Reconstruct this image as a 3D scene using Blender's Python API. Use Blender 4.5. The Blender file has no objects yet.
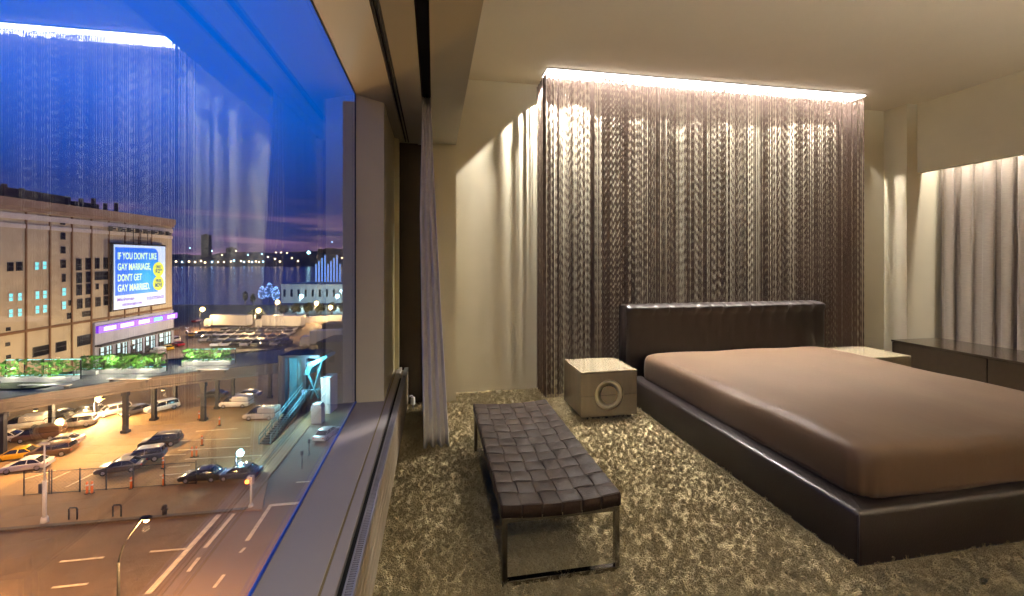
import bpy, bmesh, math, random
from mathutils import Vector, Matrix
random.seed(7)
SC = bpy.context.scene
COL = SC.collection
PI = math.pi

# ------------------------------------------------------------------ camera
F, TH, HY, EYE = 425.0, math.radians(10.4), 260.0, 1.35
cam = bpy.data.cameras.new('camera')
cam_o = bpy.data.objects.new('camera', cam)
COL.objects.link(cam_o)
cam.sensor_width = 36.0
cam.lens = 36.0 * F / 1024.0
cam.shift_y = -(298.0 - HY) / 1024.0
cam.clip_start, cam.clip_end = 0.02, 12000
cam_o.location = (0, 0, EYE)
cam_o.rotation_euler = (PI / 2, 0, -TH)
SC.camera = cam_o
SC.view_settings.view_transform = 'Standard'
SC.view_settings.look = 'None'
SC.view_settings.exposure = 0.5
SC.view_settings.gamma = 1.0
SC.view_settings.use_curve_mapping = False
SC.cycles.use_denoising = True
SC.cycles.max_bounces = 10
SC.cycles.diffuse_bounces = 5
SC.cycles.glossy_bounces = 4
SC.cycles.transparent_max_bounces = 16
SC.cycles.sample_clamp_indirect = 6.0
SC.cycles.caustics_reflective = False
SC.cycles.caustics_refractive = False

# ------------------------------------------------------------------ materials
def srgb(r, g, b):
    f = lambda c: (c / 12.92 if c <= 0.04045 else ((c + 0.055) / 1.055) ** 2.4)
    return (f(r / 255), f(g / 255), f(b / 255), 1.0)

def mat(name, col, rough=0.5, metal=0.0, vary=0.0, vscale=8.0, bump=0.0, bscale=40.0, emit=None, estr=0.0,
        coat=0.0, spec=0.5, sheen=0.0, stretch=None, aniso=0.0, detail=4.0):
    m = bpy.data.materials.new(name)
    m.use_nodes = True
    nt = m.node_tree
    b = nt.nodes['Principled BSDF']
    b.inputs['Base Color'].default_value = col
    b.inputs['Roughness'].default_value = rough
    b.inputs['Metallic'].default_value = metal
    b.inputs['Coat Weight'].default_value = coat
    b.inputs['Specular IOR Level'].default_value = spec
    b.inputs['Sheen Weight'].default_value = sheen
    if emit:
        b.inputs['Emission Color'].default_value = emit
        b.inputs['Emission Strength'].default_value = estr
    if vary or bump:
        tc = nt.nodes.new('ShaderNodeTexCoord')
        mp = nt.nodes.new('ShaderNodeMapping')
        nt.links.new(tc.outputs['Object'], mp.inputs['Vector'])
        if stretch:
            mp.inputs['Scale'].default_value = stretch
    if vary:
        n = nt.nodes.new('ShaderNodeTexNoise')
        n.inputs['Scale'].default_value = vscale
        n.inputs['Detail'].default_value = detail
        nt.links.new(mp.outputs[0], n.inputs['Vector'])
        r = nt.nodes.new('ShaderNodeValToRGB')
        r.color_ramp.elements[0].position = 0.3
        r.color_ramp.elements[1].position = 0.7
        r.color_ramp.elements[0].color = tuple(max(0, c * (1 - vary)) for c in col[:3]) + (1,)
        r.color_ramp.elements[1].color = tuple(min(1, c * (1 + vary)) for c in col[:3]) + (1,)
        nt.links.new(n.outputs['Fac'], r.inputs[0])
        nt.links.new(r.outputs[0], b.inputs['Base Color'])
    if bump:
        n2 = nt.nodes.new('ShaderNodeTexNoise')
        n2.inputs['Scale'].default_value = bscale
        n2.inputs['Detail'].default_value = 5
        nt.links.new(mp.outputs[0], n2.inputs['Vector'])
        bp = nt.nodes.new('ShaderNodeBump')
        bp.inputs['Strength'].default_value = bump
        bp.inputs['Distance'].default_value = 0.02
        nt.links.new(n2.outputs['Fac'], bp.inputs['Height'])
        nt.links.new(bp.outputs[0], b.inputs['Normal'])
    return m

def glow(name, col, strength):
    return mat(name, col, 0.5, emit=col, estr=strength)

M = {}
M['wall'] = mat('cream_wall_paint', srgb(205, 196, 172), 0.6, vary=0.03, vscale=3)
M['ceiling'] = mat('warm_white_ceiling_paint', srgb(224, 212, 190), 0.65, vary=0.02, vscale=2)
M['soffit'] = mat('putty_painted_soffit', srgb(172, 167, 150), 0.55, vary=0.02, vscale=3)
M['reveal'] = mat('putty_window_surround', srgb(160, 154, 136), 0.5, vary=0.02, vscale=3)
M['jamb'] = mat('lit_putty_jamb', srgb(226, 214, 172), 0.5, vary=0.02, vscale=3)  # surround putty again, made brighter for the stronger light on the jamb
M['sill'] = mat('warm_grey_sill_panel', srgb(150, 142, 140), 0.42, vary=0.03, vscale=4)
M['joint'] = mat('olive_joint_line', srgb(120, 104, 62), 0.6, vary=0.05)
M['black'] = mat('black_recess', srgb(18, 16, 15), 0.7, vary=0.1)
M['alu'] = mat('grey_aluminium', srgb(176, 172, 178), 0.35, 0.6, vary=0.05)
M['blue_edge'] = mat('glass_edge_sky_blue', srgb(20, 70, 190), 0.3, vary=0.05)  # sky reflected along the glass foot, put in as blue colour
M['convector'] = mat('beige_convector_panel', srgb(176, 160, 138), 0.5, vary=0.04)
M['shaded_pier'] = mat('pier_shade_brown', srgb(58, 46, 30), 0.7, vary=0.1)
M['leather'] = mat('dark_brown_leather', srgb(31, 24, 23), 0.34, vary=0.12, vscale=14, bump=0.08, bscale=120)
M['bench_leather'] = mat('woven_brown_leather', srgb(44, 32, 25), 0.5, vary=0.15, vscale=18, bump=0.12, bscale=90, spec=0.22)
M['stitch'] = mat('leather_seam', srgb(34, 27, 27), 0.6, vary=0.1)
M['chrome'] = mat('dark_chrome', srgb(150, 145, 140), 0.16, 1.0, vary=0.05)
M['sheet'] = mat('brown_satin_sheet', srgb(75, 56, 39), 0.5, spec=0.25, vary=0.12, vscale=2.5, bump=0.25, bscale=3.0, sheen=0.05, stretch=(1.2, 0.5, 1))
M['lacquer'] = mat('bronze_lacquer', srgb(140, 127, 104), 0.26, 0.2, vary=0.06, vscale=30, coat=0.5, stretch=(1, 1, 0.15))
M['lacquer_dark'] = mat('dark_bronze_lacquer', srgb(62, 51, 40), 0.2, 0.2, vary=0.06, vscale=20, coat=0.5)
M['brass'] = mat('brushed_pale_brass', srgb(246, 232, 188), 0.45, 0.0, vary=0.06, vscale=40)
M['plinth'] = mat('black_plinth', srgb(26, 22, 20), 0.5, vary=0.1)
M['chain'] = mat('bronze_bead_chain', srgb(106, 90, 82), 0.35, 0.65, vary=0.12, vscale=30)
M['drape'] = mat('pale_grey_drape', srgb(226, 219, 208), 0.75, vary=0.05, vscale=20, bump=0.1, bscale=150, sheen=0.2)
M['curtain'] = mat('taupe_linen_curtain', srgb(138, 126, 114), 0.8, vary=0.1, vscale=60, bump=0.15, bscale=200, stretch=(1, 0.3, 3), sheen=0.2)
M['white_plastic'] = mat('white_plastic', srgb(225, 222, 214), 0.4, vary=0.03)
M['led'] = glow('warm_white_led', srgb(255, 248, 240), 11.0)
M['led_cool'] = glow('white_led', srgb(255, 244, 235), 4.0)
M['lamp_disc'] = glow('downlight_glow', srgb(255, 226, 180), 4.0)

def carpet_mat():
    m = mat('olive_tan_shag_carpet', srgb(158, 136, 92), 0.95, sheen=0.1, spec=0.1)
    nt = m.node_tree; b = nt.nodes['Principled BSDF']
    tc = nt.nodes.new('ShaderNodeTexCoord')
    def noise(sc, det, rough=0.6):
        n = nt.nodes.new('ShaderNodeTexNoise')
        n.inputs['Scale'].default_value = sc; n.inputs['Detail'].default_value = det; n.inputs['Roughness'].default_value = rough
        nt.links.new(tc.outputs['Object'], n.inputs['Vector']); return n
    big, fine, pile = noise(5.5, 6, 0.7), noise(130, 2, 0.6), noise(30, 4, 0.7)
    mix = nt.nodes.new('ShaderNodeMath'); mix.operation = 'ADD'
    a = nt.nodes.new('ShaderNodeMath'); a.operation = 'MULTIPLY'; a.inputs[1].default_value = 0.42
    c = nt.nodes.new('ShaderNodeMath'); c.operation = 'MULTIPLY'; c.inputs[1].default_value = 0.58
    nt.links.new(fine.outputs['Fac'], a.inputs[0]); nt.links.new(big.outputs['Fac'], c.inputs[0])
    nt.links.new(a.outputs[0], mix.inputs[0]); nt.links.new(c.outputs[0], mix.inputs[1])
    r = nt.nodes.new('ShaderNodeValToRGB')
    r.color_ramp.elements[0].position = 0.28; r.color_ramp.elements[0].color = srgb(136, 119, 80)
    r.color_ramp.elements[1].position = 0.74; r.color_ramp.elements[1].color = srgb(200, 183, 140)
    nt.links.new(mix.outputs[0], r.inputs[0]); nt.links.new(r.outputs[0], b.inputs['Base Color'])
    s = nt.nodes.new('ShaderNodeMath'); s.operation = 'ADD'
    nt.links.new(fine.outputs['Fac'], s.inputs[0]); nt.links.new(pile.outputs['Fac'], s.inputs[1])
    bp = nt.nodes.new('ShaderNodeBump'); bp.inputs['Strength'].default_value = 0.9; bp.inputs['Distance'].default_value = 0.03
    nt.links.new(s.outputs[0], bp.inputs['Height']); nt.links.new(bp.outputs[0], b.inputs['Normal'])
    return m
M['carpet'] = carpet_mat()

def glass_mat(name, ior, tint):
    m = bpy.data.materials.new(name); m.use_nodes = True
    nt = m.node_tree; nt.nodes.clear()
    out = nt.nodes.new('ShaderNodeOutputMaterial'); mx = nt.nodes.new('ShaderNodeMixShader')
    tr = nt.nodes.new('ShaderNodeBsdfTransparent'); tr.inputs[0].default_value = tint
    gl = nt.nodes.new('ShaderNodeBsdfGlossy'); gl.inputs['Roughness'].default_value = 0.0; gl.inputs['Color'].default_value = (0.8, 0.88, 1.0, 1)
    fr = nt.nodes.new('ShaderNodeFresnel'); ge = nt.nodes.new('ShaderNodeNewGeometry')
    mi = nt.nodes.new('ShaderNodeMapRange')           # the same surface reflection from either side of the pane
    mi.inputs['To Min'].default_value = ior; mi.inputs['To Max'].default_value = 1.0 / ior
    nt.links.new(ge.outputs['Backfacing'], mi.inputs['Value']); nt.links.new(mi.outputs[0], fr.inputs['IOR'])
    nt.links.new(fr.outputs[0], mx.inputs[0]); nt.links.new(tr.outputs[0], mx.inputs[1]); nt.links.new(gl.outputs[0], mx.inputs[2])
    nt.links.new(mx.outputs[0], out.inputs[0])
    return m
M['glass'] = glass_mat('window_glass', 2.05, (0.97, 0.98, 1.0, 1))

# ------------------------------------------------------------------ mesh helpers
def merge(bm, tmp):
    me = bpy.data.meshes.new('tmp'); tmp.to_mesh(me); bm.from_mesh(me); tmp.free(); bpy.data.meshes.remove(me)

def box(bm, lo, hi, bev=0.0, seg=2, mi=0):
    t = bmesh.new() if bev else bm
    x0, y0, z0 = lo; x1, y1, z1 = hi
    vs = [t.verts.new(p) for p in ((x0,y0,z0),(x1,y0,z0),(x1,y1,z0),(x0,y1,z0),(x0,y0,z1),(x1,y0,z1),(x1,y1,z1),(x0,y1,z1))]
    for f in ((0,3,2,1),(4,5,6,7),(0,1,5,4),(1,2,6,5),(2,3,7,6),(3,0,4,7)):
        fc = t.faces.new([vs[i] for i in f]); fc.material_index = mi
    if bev:
        bmesh.ops.bevel(t, geom=list(t.edges), offset=bev, segments=seg, affect='EDGES', profile=0.5)
        for fc in t.faces: fc.material_index = mi
        merge(bm, t)

def frame_of(d):
    d = d.normalized()
    a = Vector((0, 0, 1)) if abs(d.z) < 0.9 else Vector((1, 0, 0))
    u = d.cross(a).normalized(); return u, d.cross(u).normalized()

def cyl(bm, p0, p1, r0, r1=None, n=12, caps=True, mi=0):
    p0, p1 = Vector(p0), Vector(p1); r1 = r0 if r1 is None else r1
    u, w = frame_of(p1 - p0); rings = []
    for p, r in ((p0, r0), (p1, r1)):
        rings.append([bm.verts.new(p + (u * math.cos(2*PI*k/n) + w * math.sin(2*PI*k/n)) * r) for k in range(n)])
    for k in range(n):
        f = bm.faces.new((rings[0][k], rings[0][(k+1) % n], rings[1][(k+1) % n], rings[1][k])); f.material_index = mi; f.smooth = True
    if caps:
        bm.faces.new(rings[0][::-1]).material_index = mi; bm.faces.new(rings[1]).material_index = mi

def tube(bm, pts, r, n=8, mi=0):
    pts = [Vector(p) for p in pts]; rs = r if isinstance(r, (list, tuple)) else [r] * len(pts); rings = []
    for i, p in enumerate(pts):
        d = (pts[min(i+1, len(pts)-1)] - pts[max(i-1, 0)]); u, w = frame_of(d)
        rings.append([bm.verts.new(p + (u * math.cos(2*PI*k/n) + w * math.sin(2*PI*k/n)) * rs[i]) for k in range(n)])
    for a, b in zip(rings, rings[1:]):
        for k in range(n):
            f = bm.faces.new((a[k], a[(k+1) % n], b[(k+1) % n], b[k])); f.smooth = True; f.material_index = mi
    bm.faces.new(rings[0][::-1]); bm.faces.new(rings[-1])

def prism(bm, poly, y0, y1, bev=0.0, taper=None, mi=0, seg=2):
    """polygon in x-z extruded along y; taper(z) scales y"""
    t = bmesh.new(); a, b = [], []
    for x, z in poly:
        k = taper(z) if taper else 1.0
        a.append(t.verts.new((x, y0 * k, z))); b.append(t.verts.new((x, y1 * k, z)))
    n = len(poly); t.faces.new(a[::-1]); t.faces.new(b)
    for i in range(n): t.faces.new((a[i], a[(i+1) % n], b[(i+1) % n], b[i]))
    bmesh.ops.recalc_face_normals(t, faces=list(t.faces))
    if bev: bmesh.ops.bevel(t, geom=list(t.edges), offset=bev, segments=seg, affect='EDGES', profile=0.5)
    for f in t.faces: f.material_index = mi
    merge(bm, t)

def blob(bm, c, r, jit=0.15, sub=1, sq=(1, 1, 1), mi=0):
    t = bmesh.new(); bmesh.ops.create_icosphere(t, subdivisions=sub, radius=1)
    for v in t.verts:
        k = 1 + random.uniform(-jit, jit); v.co = Vector((v.co.x*sq[0], v.co.y*sq[1], v.co.z*sq[2])) * r * k + Vector(c)
    for f in t.faces: f.material_index = mi
    merge(bm, t)

def obj(name, bm, m=None, parent=None, smooth=None, loc=None, rz=None):
    me = bpy.data.meshes.new(name); bm.to_mesh(me); bm.free()
    o = bpy.data.objects.new(name, me); COL.objects.link(o)
    for x in (m if isinstance(m, (list, tuple)) else [m]):
        if x: me.materials.append(x)
    if smooth is not None:
        me.shade_smooth()
        if smooth < 3.1: me.set_sharp_from_angle(angle=smooth)
    if parent: o.parent = parent
    if loc is not None: o.location = loc
    if rz is not None: o.rotation_euler = (0, 0, rz)
    return o

def B(*args, **kw):
    bm = bmesh.new(); box(bm, *args, **kw); return bm

def tag(o, label, cat, group=None):
    o['label'] = label; o['category'] = cat
    if group: o['group'] = group
    return o

def thing(name, label, cat, loc=(0, 0, 0), rz=0.0, group=None):
    o = bpy.data.objects.new(name, None); COL.objects.link(o)
    o.location = loc; o.rotation_euler = (0, 0, rz); o.empty_display_size = 0.1
    return tag(o, label, cat, group)

def struct(o):
    o['kind'] = 'structure'; return o

def dup(root, loc, rz, label, group=None, paint=None):
    r = root.copy(); COL.objects.link(r); r.location = loc; r.rotation_euler = (0, 0, rz); r['label'] = label
    if group: r['group'] = group
    for ch in list(root.children):
        c = ch.copy(); COL.objects.link(c); c.parent = r
        if paint and c.name.split('.')[0] in ('body', 'roof'):
            c.material_slots[0].link = 'OBJECT'; c.material_slots[0].material = paint
        for g in ch.children:
            d = g.copy(); COL.objects.link(d); d.parent = c
    return r

def light(name, kind, loc, energy, col, rot=(0, 0, 0), **kw):
    l = bpy.data.lights.new(name, kind); l.energy = energy; l.color = col
    for k, v in kw.items(): setattr(l, k, v)
    o = bpy.data.objects.new(name, l); COL.objects.link(o); o.location = loc; o.rotation_euler = rot
    return o

# ================================================================== ROOM SHELL
ZC, YF, YN = 3.2, 4.36, -3.2
struct(obj('floor', B((-0.6, YN, -0.12), (6.2, YF, 0)), M['carpet']))
pile_bm = bmesh.new(); vs = [[pile_bm.verts.new((-0.235 + 5.4 * i / 40, 0.9 + 3.4 * j / 26, 0.001)) for j in range(27)] for i in range(41)]
for i in range(40):
    for j in range(26): pile_bm.faces.new((vs[i][j], vs[i+1][j], vs[i+1][j+1], vs[i][j+1]))
pile = obj('carpet_pile', pile_bm, M['carpet'])
pile['kind'] = 'stuff'; tag(pile, 'deep olive-tan shag pile of the carpet', 'carpet')
pm = pile.modifiers.new('pile', 'PARTICLE_SYSTEM'); ps = pile.particle_systems[0].settings
ps.type = 'HAIR'; ps.count = 42000; ps.hair_length = 0.012; ps.hair_step = 3; ps.render_step = 3
ps.emit_from = 'FACE'; ps.use_even_distribution = True; ps.distribution = 'RAND'
ps.child_type = 'SIMPLE'; ps.rendered_child_count = 14; ps.child_percent = 1; ps.child_radius = 0.012; ps.child_roundness = 0.3
ps.brownian_factor = 0.008; ps.roughness_2 = 0.012; ps.roughness_endpoint = 0.006
ps.clump_factor = 0.15; ps.root_radius = 0.14; ps.tip_radius = 0.09; ps.radius_scale = 0.012
struct(obj('ceiling', B((-0.7, YN, ZC), (6.2, YF + 0.1, ZC + 0.15)), M['ceiling']))
struct(obj('wall_far', B((-0.7, YF, -0.1), (6.2, YF + 0.12, ZC + 0.1)), M['wall']))
struct(obj('wall_right', B((6.1, YN, -0.1), (6.2, YF, ZC)), M['wall']))
struct(obj('wall_near', B((-0.7, YN - 0.1, -0.1), (6.2, YN, ZC)), M['wall']))
struct(obj('trim_1', B((5.5, 4.10, 0), (6.1, YF, ZC)), M['wall']))                      # pier beside the bead curtain
struct(obj('trim_2', B((5.65, YN, 2.385), (5.72, 4.10, ZC)), M['wall']))                # valance board over the linen curtain
# pier at the far end of the window, its lit face and its shade beside the drape painted dark
struct(obj('trim_3', B((-0.10, 4.04, 0), (0.204, YF, 2.436)), M['wall']))
struct(obj('trim_4', B((-0.34, 4.06, 0), (-0.10, YF, 2.436)), M['shaded_pier']))
bm = bmesh.new()
box(bm, (-0.54, 3.11, 0.3), (-0.347, 3.30, 2.52)); box(bm, (-0.66, 3.3, 0.3), (-0.352, 3.98, 2.52)); box(bm, (-0.66, 3.98, 0.3), (-0.315, 4.36, 2.52), 0.004)
struct(obj('trim_5', bm, M['jamb']))                                                # mullion and end jamb
# soffit with curtain slot
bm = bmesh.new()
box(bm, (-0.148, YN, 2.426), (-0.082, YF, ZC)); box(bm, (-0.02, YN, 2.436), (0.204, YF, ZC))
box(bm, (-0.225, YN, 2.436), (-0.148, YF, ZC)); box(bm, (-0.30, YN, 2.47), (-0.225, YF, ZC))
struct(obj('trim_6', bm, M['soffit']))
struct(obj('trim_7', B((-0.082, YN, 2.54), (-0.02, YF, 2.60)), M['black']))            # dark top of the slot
bm = bmesh.new()
box(bm, (-0.083, YN, 2.437), (-0.0805, YF, 2.55)); box(bm, (-0.0215, YN, 2.437), (-0.019, YF, 2.55))
struct(obj('trim_8', bm, M['black']))
bm = bmesh.new()
box(bm, (-0.262, YN, 2.44), (-0.255, 4.04, 2.475)); box(bm, (-0.236, YN, 2.436), (-0.227, 4.04, 2.475))
struct(obj('trim_9', bm, M['black']))                                                 # blind track
# sloping window head
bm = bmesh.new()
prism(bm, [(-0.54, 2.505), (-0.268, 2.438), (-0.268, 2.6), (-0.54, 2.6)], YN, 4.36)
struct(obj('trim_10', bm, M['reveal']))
# sill, grille and convector casing
bm = bmesh.new()
box(bm, (-0.54, YN, 0.30), (-0.340, 4.06, 0.355), 0.003); box(bm, (-0.3315, YN, 0.30), (-0.289, 4.06, 0.357), 0.003)
struct(obj('trim_11', bm, M['sill']))
struct(obj('trim_12', B((-0.341, YN, 0.30), (-0.331, 4.06, 0.352)), M['joint']))
t = thing('convector_heater', 'long low beige convector with slotted grille under the big window', 'heater', (-0.26, 0.4, 0))
bm = bmesh.new()
box(bm, (-0.030, -3.6, 0.02), (0.020, 3.64, 0.335))
for k in range(5):
    z = 0.045 + k * 0.058
    box(bm, (0.0, -3.6, z), (0.026, 3.64, z + 0.052), 0.004)
obj('casing', bm, M['convector'], t)
bm = bmesh.new()
box(bm, (-0.008, -3.6, 0.335), (-0.003, 3.35, 0.360)); box(bm, (0.018, -3.6, 0.335), (0.026, 3.35, 0.361), 0.002)
box(bm, (-0.008, 3.35, 0.335), (0.026, 3.64, 0.358))
obj('rim', bm, M['alu'], t)
obj('grille_recess', B((-0.028, -3.6, 0.33), (0.018, 3.35, 0.338)), M['black'], t)
bm = bmesh.new()
for k in range(430):
    y = -1.2 + k * 0.0105
    box(bm, (-0.003, y, 0.338), (0.018, y + 0.005, 0.357))
obj('grille', bm, M['alu'], t)
t = thing('radiator_valve', 'small white valve on a pipe at the far end of the convector', 'valve', (-0.185, 3.92, 0))
bm = bmesh.new(); cyl(bm, (0, 0, 0.055), (0, 0, 0.115), 0.021, 0.018, 16); obj('valve_cap', bm, M['white_plastic'], t, 0.6)
bm = bmesh.new(); tube(bm, [(-0.03, 0, 0.125), (-0.01, 0, 0.13), (0, 0, 0.12), (0, 0, 0.0)], 0.008); obj('pipe', bm, M['alu'], t, 0.6)
# window
struct(obj('window_1', B((-0.548, YN, 0.30), (-0.540, 3.30, 2.60)), M['glass']))
bm = bmesh.new()
box(bm, (-0.540, YN, 0.355), (-0.530, 3.11, 0.366), 0.003)
struct(obj('trim_13', bm, M['blue_edge']))
bm = bmesh.new()
box(bm, (-0.540, 3.104, 0.355), (-0.534, 3.11, 2.505)); box(bm, (-0.540, YN, 2.499), (-0.534, 3.11, 2.505))
struct(obj('trim_14', bm, M['black']))
bm = bmesh.new(); box(bm, (-0.56, YN, -0.1), (-0.53, YF, 0.3)); struct(obj('wall_left', bm, M['wall']))
bm = bmesh.new(); box(bm, (-0.56, YN, 2.6), (-0.3, YF, ZC)); struct(obj('trim_15', bm, M['wall']))

# ================================================================== BEAD CURTAIN
def bead_curtain():
    bm = bmesh.new()
    rnd = random.Random(3)
    x0, x1, ytop, zt, zb = 1.089, 4.769, 3.997, 3.169, 0.012
    NZ = 118
    zs = [zt - (zt - zb) * k / NZ for k in range(NZ + 1)]
    def strand(x, y, rad):
        rings = []
        for z in zs:
            r = rad(z)
            rings.append([bm.verts.new((x + r * cx, y + r * cy * 0.8, z)) for cx, cy in ((1, 0), (0, 1), (-1, 0), (0, -1))])
        for a, b in zip(rings, rings[1:]):
            for k in range(4):
                f = bm.faces.new((a[k], a[(k+1) % 4], b[(k+1) % 4], b[k])); f.smooth = True
    x = x0
    while x < x1:
        w = rnd.choice((0.05, 0.08, 0.11, 0.15, 0.2)); kind = rnd.choice(('wave', 'wave', 'wave', 'plain', 'thin', 'noise'))
        P = rnd.uniform(0.05, 0.10); ph0 = rnd.uniform(0, 6.28); tooth = rnd.choice((0.045, 0.06, 0.09)); dens = rnd.uniform(0.75, 1.1)
        xe = min(x + w, x1)
        while x < xe:
            u = ((x - x0) / tooth) % 1.0
            tri = abs(2 * u - 1) * 2.6 + ph0
            j = rnd.uniform(-0.35, 0.35)
            if kind == 'wave':
                rad = lambda z, tri=tri, P=P, j=j, d=dens: 0.0043 * d * (1 + 0.62 * math.sin(2*PI*(z + 0.12*math.sin(z*1.9+P*90))/P + tri*1.7 + j))
            elif kind == 'plain':
                rad = lambda z, j=j, d=dens: 0.0046 * d * (1 + 0.12 * math.sin(z * 40 + j * 9))
            elif kind == 'thin':
                rad = lambda z, j=j: 0.0025 * (1 + 0.4 * math.sin(z * 61 + j * 9))
            else:
                q = rnd.uniform(0, 60)
                rad = lambda z, q=q: 0.0036 * (1 + 0.5 * math.sin(z * 95 + q) * math.sin(z * 41 + 2 * q))
            strand(x, ytop + rnd.uniform(-0.004, 0.004), rad)
            x += 0.0102
        x += rnd.choice((0.0, 0.002, 0.0045))
    # the short return at each end
    for y, q in ((4.015, 8), (4.03, 6), (4.052, 8), (4.062, 7), (4.09, 6), (4.10, 8), (4.118, 7), (4.135, 8), (4.165, 8), (4.178, 7), (4.200, 7), (4.2195, 6), (4.233, 9), (4.250, 6), (4.262, 5), (4.283, 9), (4.296, 6), (4.318, 7), (4.340, 6)):
        strand(x0 - 0.016 - 0.008 * math.sin(y * 90), y, lambda z, q=q: 0.0009 * q * (1 + 0.12 * math.sin(z * 60 + q)))
        strand(x1 + 0.010, y, lambda z, q=q: 0.0008 * q)
    # second layer close behind
    x = x0 + 0.02
    while x < x1:
        if rnd.random() < 0.006: x += rnd.choice((0.06, 0.1, 0.16))
        strand(x, 4.09, lambda z, q=rnd.uniform(0, 6): 0.0040 * (1 + 0.4 * math.sin(z * 70 + q)))
        x += rnd.choice((0.009, 0.011, 0.015))
    o = obj('bead_curtain', bm, M['chain'])
    o['kind'] = 'stuff'
    tag(o, 'floor-length curtain of hanging bronze bead chains behind the bed', 'bead curtain')
bead_curtain()
t = thing('light_strip', 'glowing white light strip along the ceiling above the bead curtain', 'light', (1.07, 4.0, 3.198))
obj('housing', B((0, -0.05, -0.008), (3.68, 0.155, 0)), M['alu'], t)
obj('diffuser', B((0.005, -0.045, -0.018), (3.675, 0.15, -0.006), 0.006), M['led'], t)
WARM = (1.0, 0.92, 0.79)
light('cove_light', 'AREA', (2.93, 3.97, 3.165), 175, (1.0, 0.94, 0.86), rot=(math.radians(-6), 0, 0), shape='RECTANGLE', size=3.66, size_y=0.08, spread=math.radians(80))

for k in range(11):                                   # small spots in the gap between chains and wall
    xs = 1.16 + 0.352 * k
    t = thing('wall_washer', 'tiny ceiling spot hidden between the bead chains and the wall', 'light', (xs, 4.19, ZC), 0, 'tiny spots behind the bead curtain')
    bm = bmesh.new(); cyl(bm, (0, 0, -0.012), (0, 0, 0), 0.022, n=14); obj('bezel', bm, M['alu'], t)
    bm = bmesh.new(); cyl(bm, (0, 0, -0.014), (0, 0, -0.011), 0.015, n=14); obj('lens', bm, M['lamp_disc'], t)
    light('washer_light', 'SPOT', (xs, 4.19, ZC - 0.02), (330 if k == 0 else 150 if k == 1 else 95 if k == 10 else 55), (1.0, 0.95, 0.88), spot_size=math.radians(92 if k in (0, 1, 9, 10) else 70), spot_blend=0.1, shadow_soft_size=0.004 if k in (0, 1, 10) else 0.012)

# ================================================================== BED
BX0, BX1, BY0, BY1 = 1.82, 4.02, 1.55, 3.78
bed = thing('platform_bed', 'wide low platform bed upholstered in dark brown leather', 'bed', (2.92, 2.66, 0))
ox, oy = 2.92, 2.66
def L(x, y, z): return (x - ox, y - oy, z)
bm = bmesh.new(); tb = 0.14                                    # one padded rail running round three sides
poly = [(BX0, BY1), (BX0, BY0), (BX1, BY0), (BX1, BY1), (BX1 - tb, BY1), (BX1 - tb, BY0 + tb), (BX0 + tb, BY0 + tb), (BX0 + tb, BY1)]
lo = [bm.verts.new(L(x, y, 0.0)) for x, y in poly]; hi = [bm.verts.new(L(x, y, 0.247)) for x, y in poly]
bm.faces.new(lo); bm.faces.new(hi)
for k in range(8): bm.faces.new((lo[k], lo[(k+1) % 8], hi[(k+1) % 8], hi[k]))
bmesh.ops.recalc_face_normals(bm, faces=list(bm.faces))
bmesh.ops.bevel(bm, geom=list(bm.edges), offset=0.022, segments=3, affect='EDGES', profile=0.5)
obj('padded_rail', bm, M['leather'], bed, 0.8)
obj('slat_base', B(L(BX0 + 0.12, BY0 + 0.14, 0.05), L(BX1 - 0.12, BY1, 0.2)), M['plinth'], bed)
for x in (BX0 + 0.004, BX1 - 0.004):
    bm = bmesh.new(); tube(bm, [L(x, BY0 + 0.004, 0.01), L(x, BY0 + 0.002, 0.225), L(x + (0.02 if x < ox else -0.02), BY0 + 0.012, 0.243), L(x + (0.12 if x < ox else -0.12), BY0 + 0.14, 0.246)], 0.004, 6); obj('piping', bm, M['stitch'], bed)
# headboard: upholstered, with a row of small pleats along the top
hb = bmesh.new()
hx0, hx1, hy0, hy1, hz = 1.805, 4.025, 3.78, 3.955, 0.915
NXH, prof = 110, []
prof = [(hy0, 0.02), (hy0 - 0.006, 0.3), (hy0 - 0.006, 0.62), (hy0 - 0.004, 0.80), (hy0 + 0.0, 0.835), (hy0 - 0.012, 0.86), (hy0 - 0.006, 0.893),
        (hy0 + 0.022, 0.912), (hy0 + 0.07, 0.917), (hy1 - 0.03, 0.912), (hy1, 0.89), (hy1, 0.02)]
grid = []
for i in range(NXH + 1):
    f = i / NXH; x = hx0 + (hx1 - hx0) * f
    e = min(f, 1 - f) * (hx1 - hx0); rnd_e = max(0.0, 1 - e / 0.03) ** 2
    row = []
    for y, z in prof:
        pl = 0.5 + 0.5 * math.sin(f * 2 * PI * 24)
        dz = 0.0; dy = 0.0
        if 0.83 < z < 0.9 and y < hy0 + 0.01: dy = -0.022 * abs(math.sin(f * PI * 15)) ** 0.6 + 0.003 * pl
        if z > 0.905: dz = 0.007 * pl
        if abs(z - 0.835) < 0.002: dz = 0.008 * math.sin(f * 2 * PI * 15)
        if 0.1 < z < 0.8 and y < hy0 + .01: dy += 0.004 * max(0, math.cos(f * 2 * PI * 16)) ** 6
        cx, cy, cz = x, y + dy, z + dz
        cz = cz - 0.012 * rnd_e if z > 0.88 else cz
        cy = cy + 0.012 * rnd_e if y < hy0 + 0.05 else cy
        row.append(hb.verts.new(L(cx, cy, cz)))
    grid.append(row)
for a, b in zip(grid, grid[1:]):
    for k in range(len(prof) - 1): hb.faces.new((a[k], b[k], b[k+1], a[k+1]))
hb.faces.new(grid[0][::1]); hb.faces.new(grid[-1][::-1])
bmesh.ops.recalc_face_normals(hb, faces=list(hb.faces))
headboard = obj('headboard', hb, M['leather'], bed, 0.8)
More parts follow.
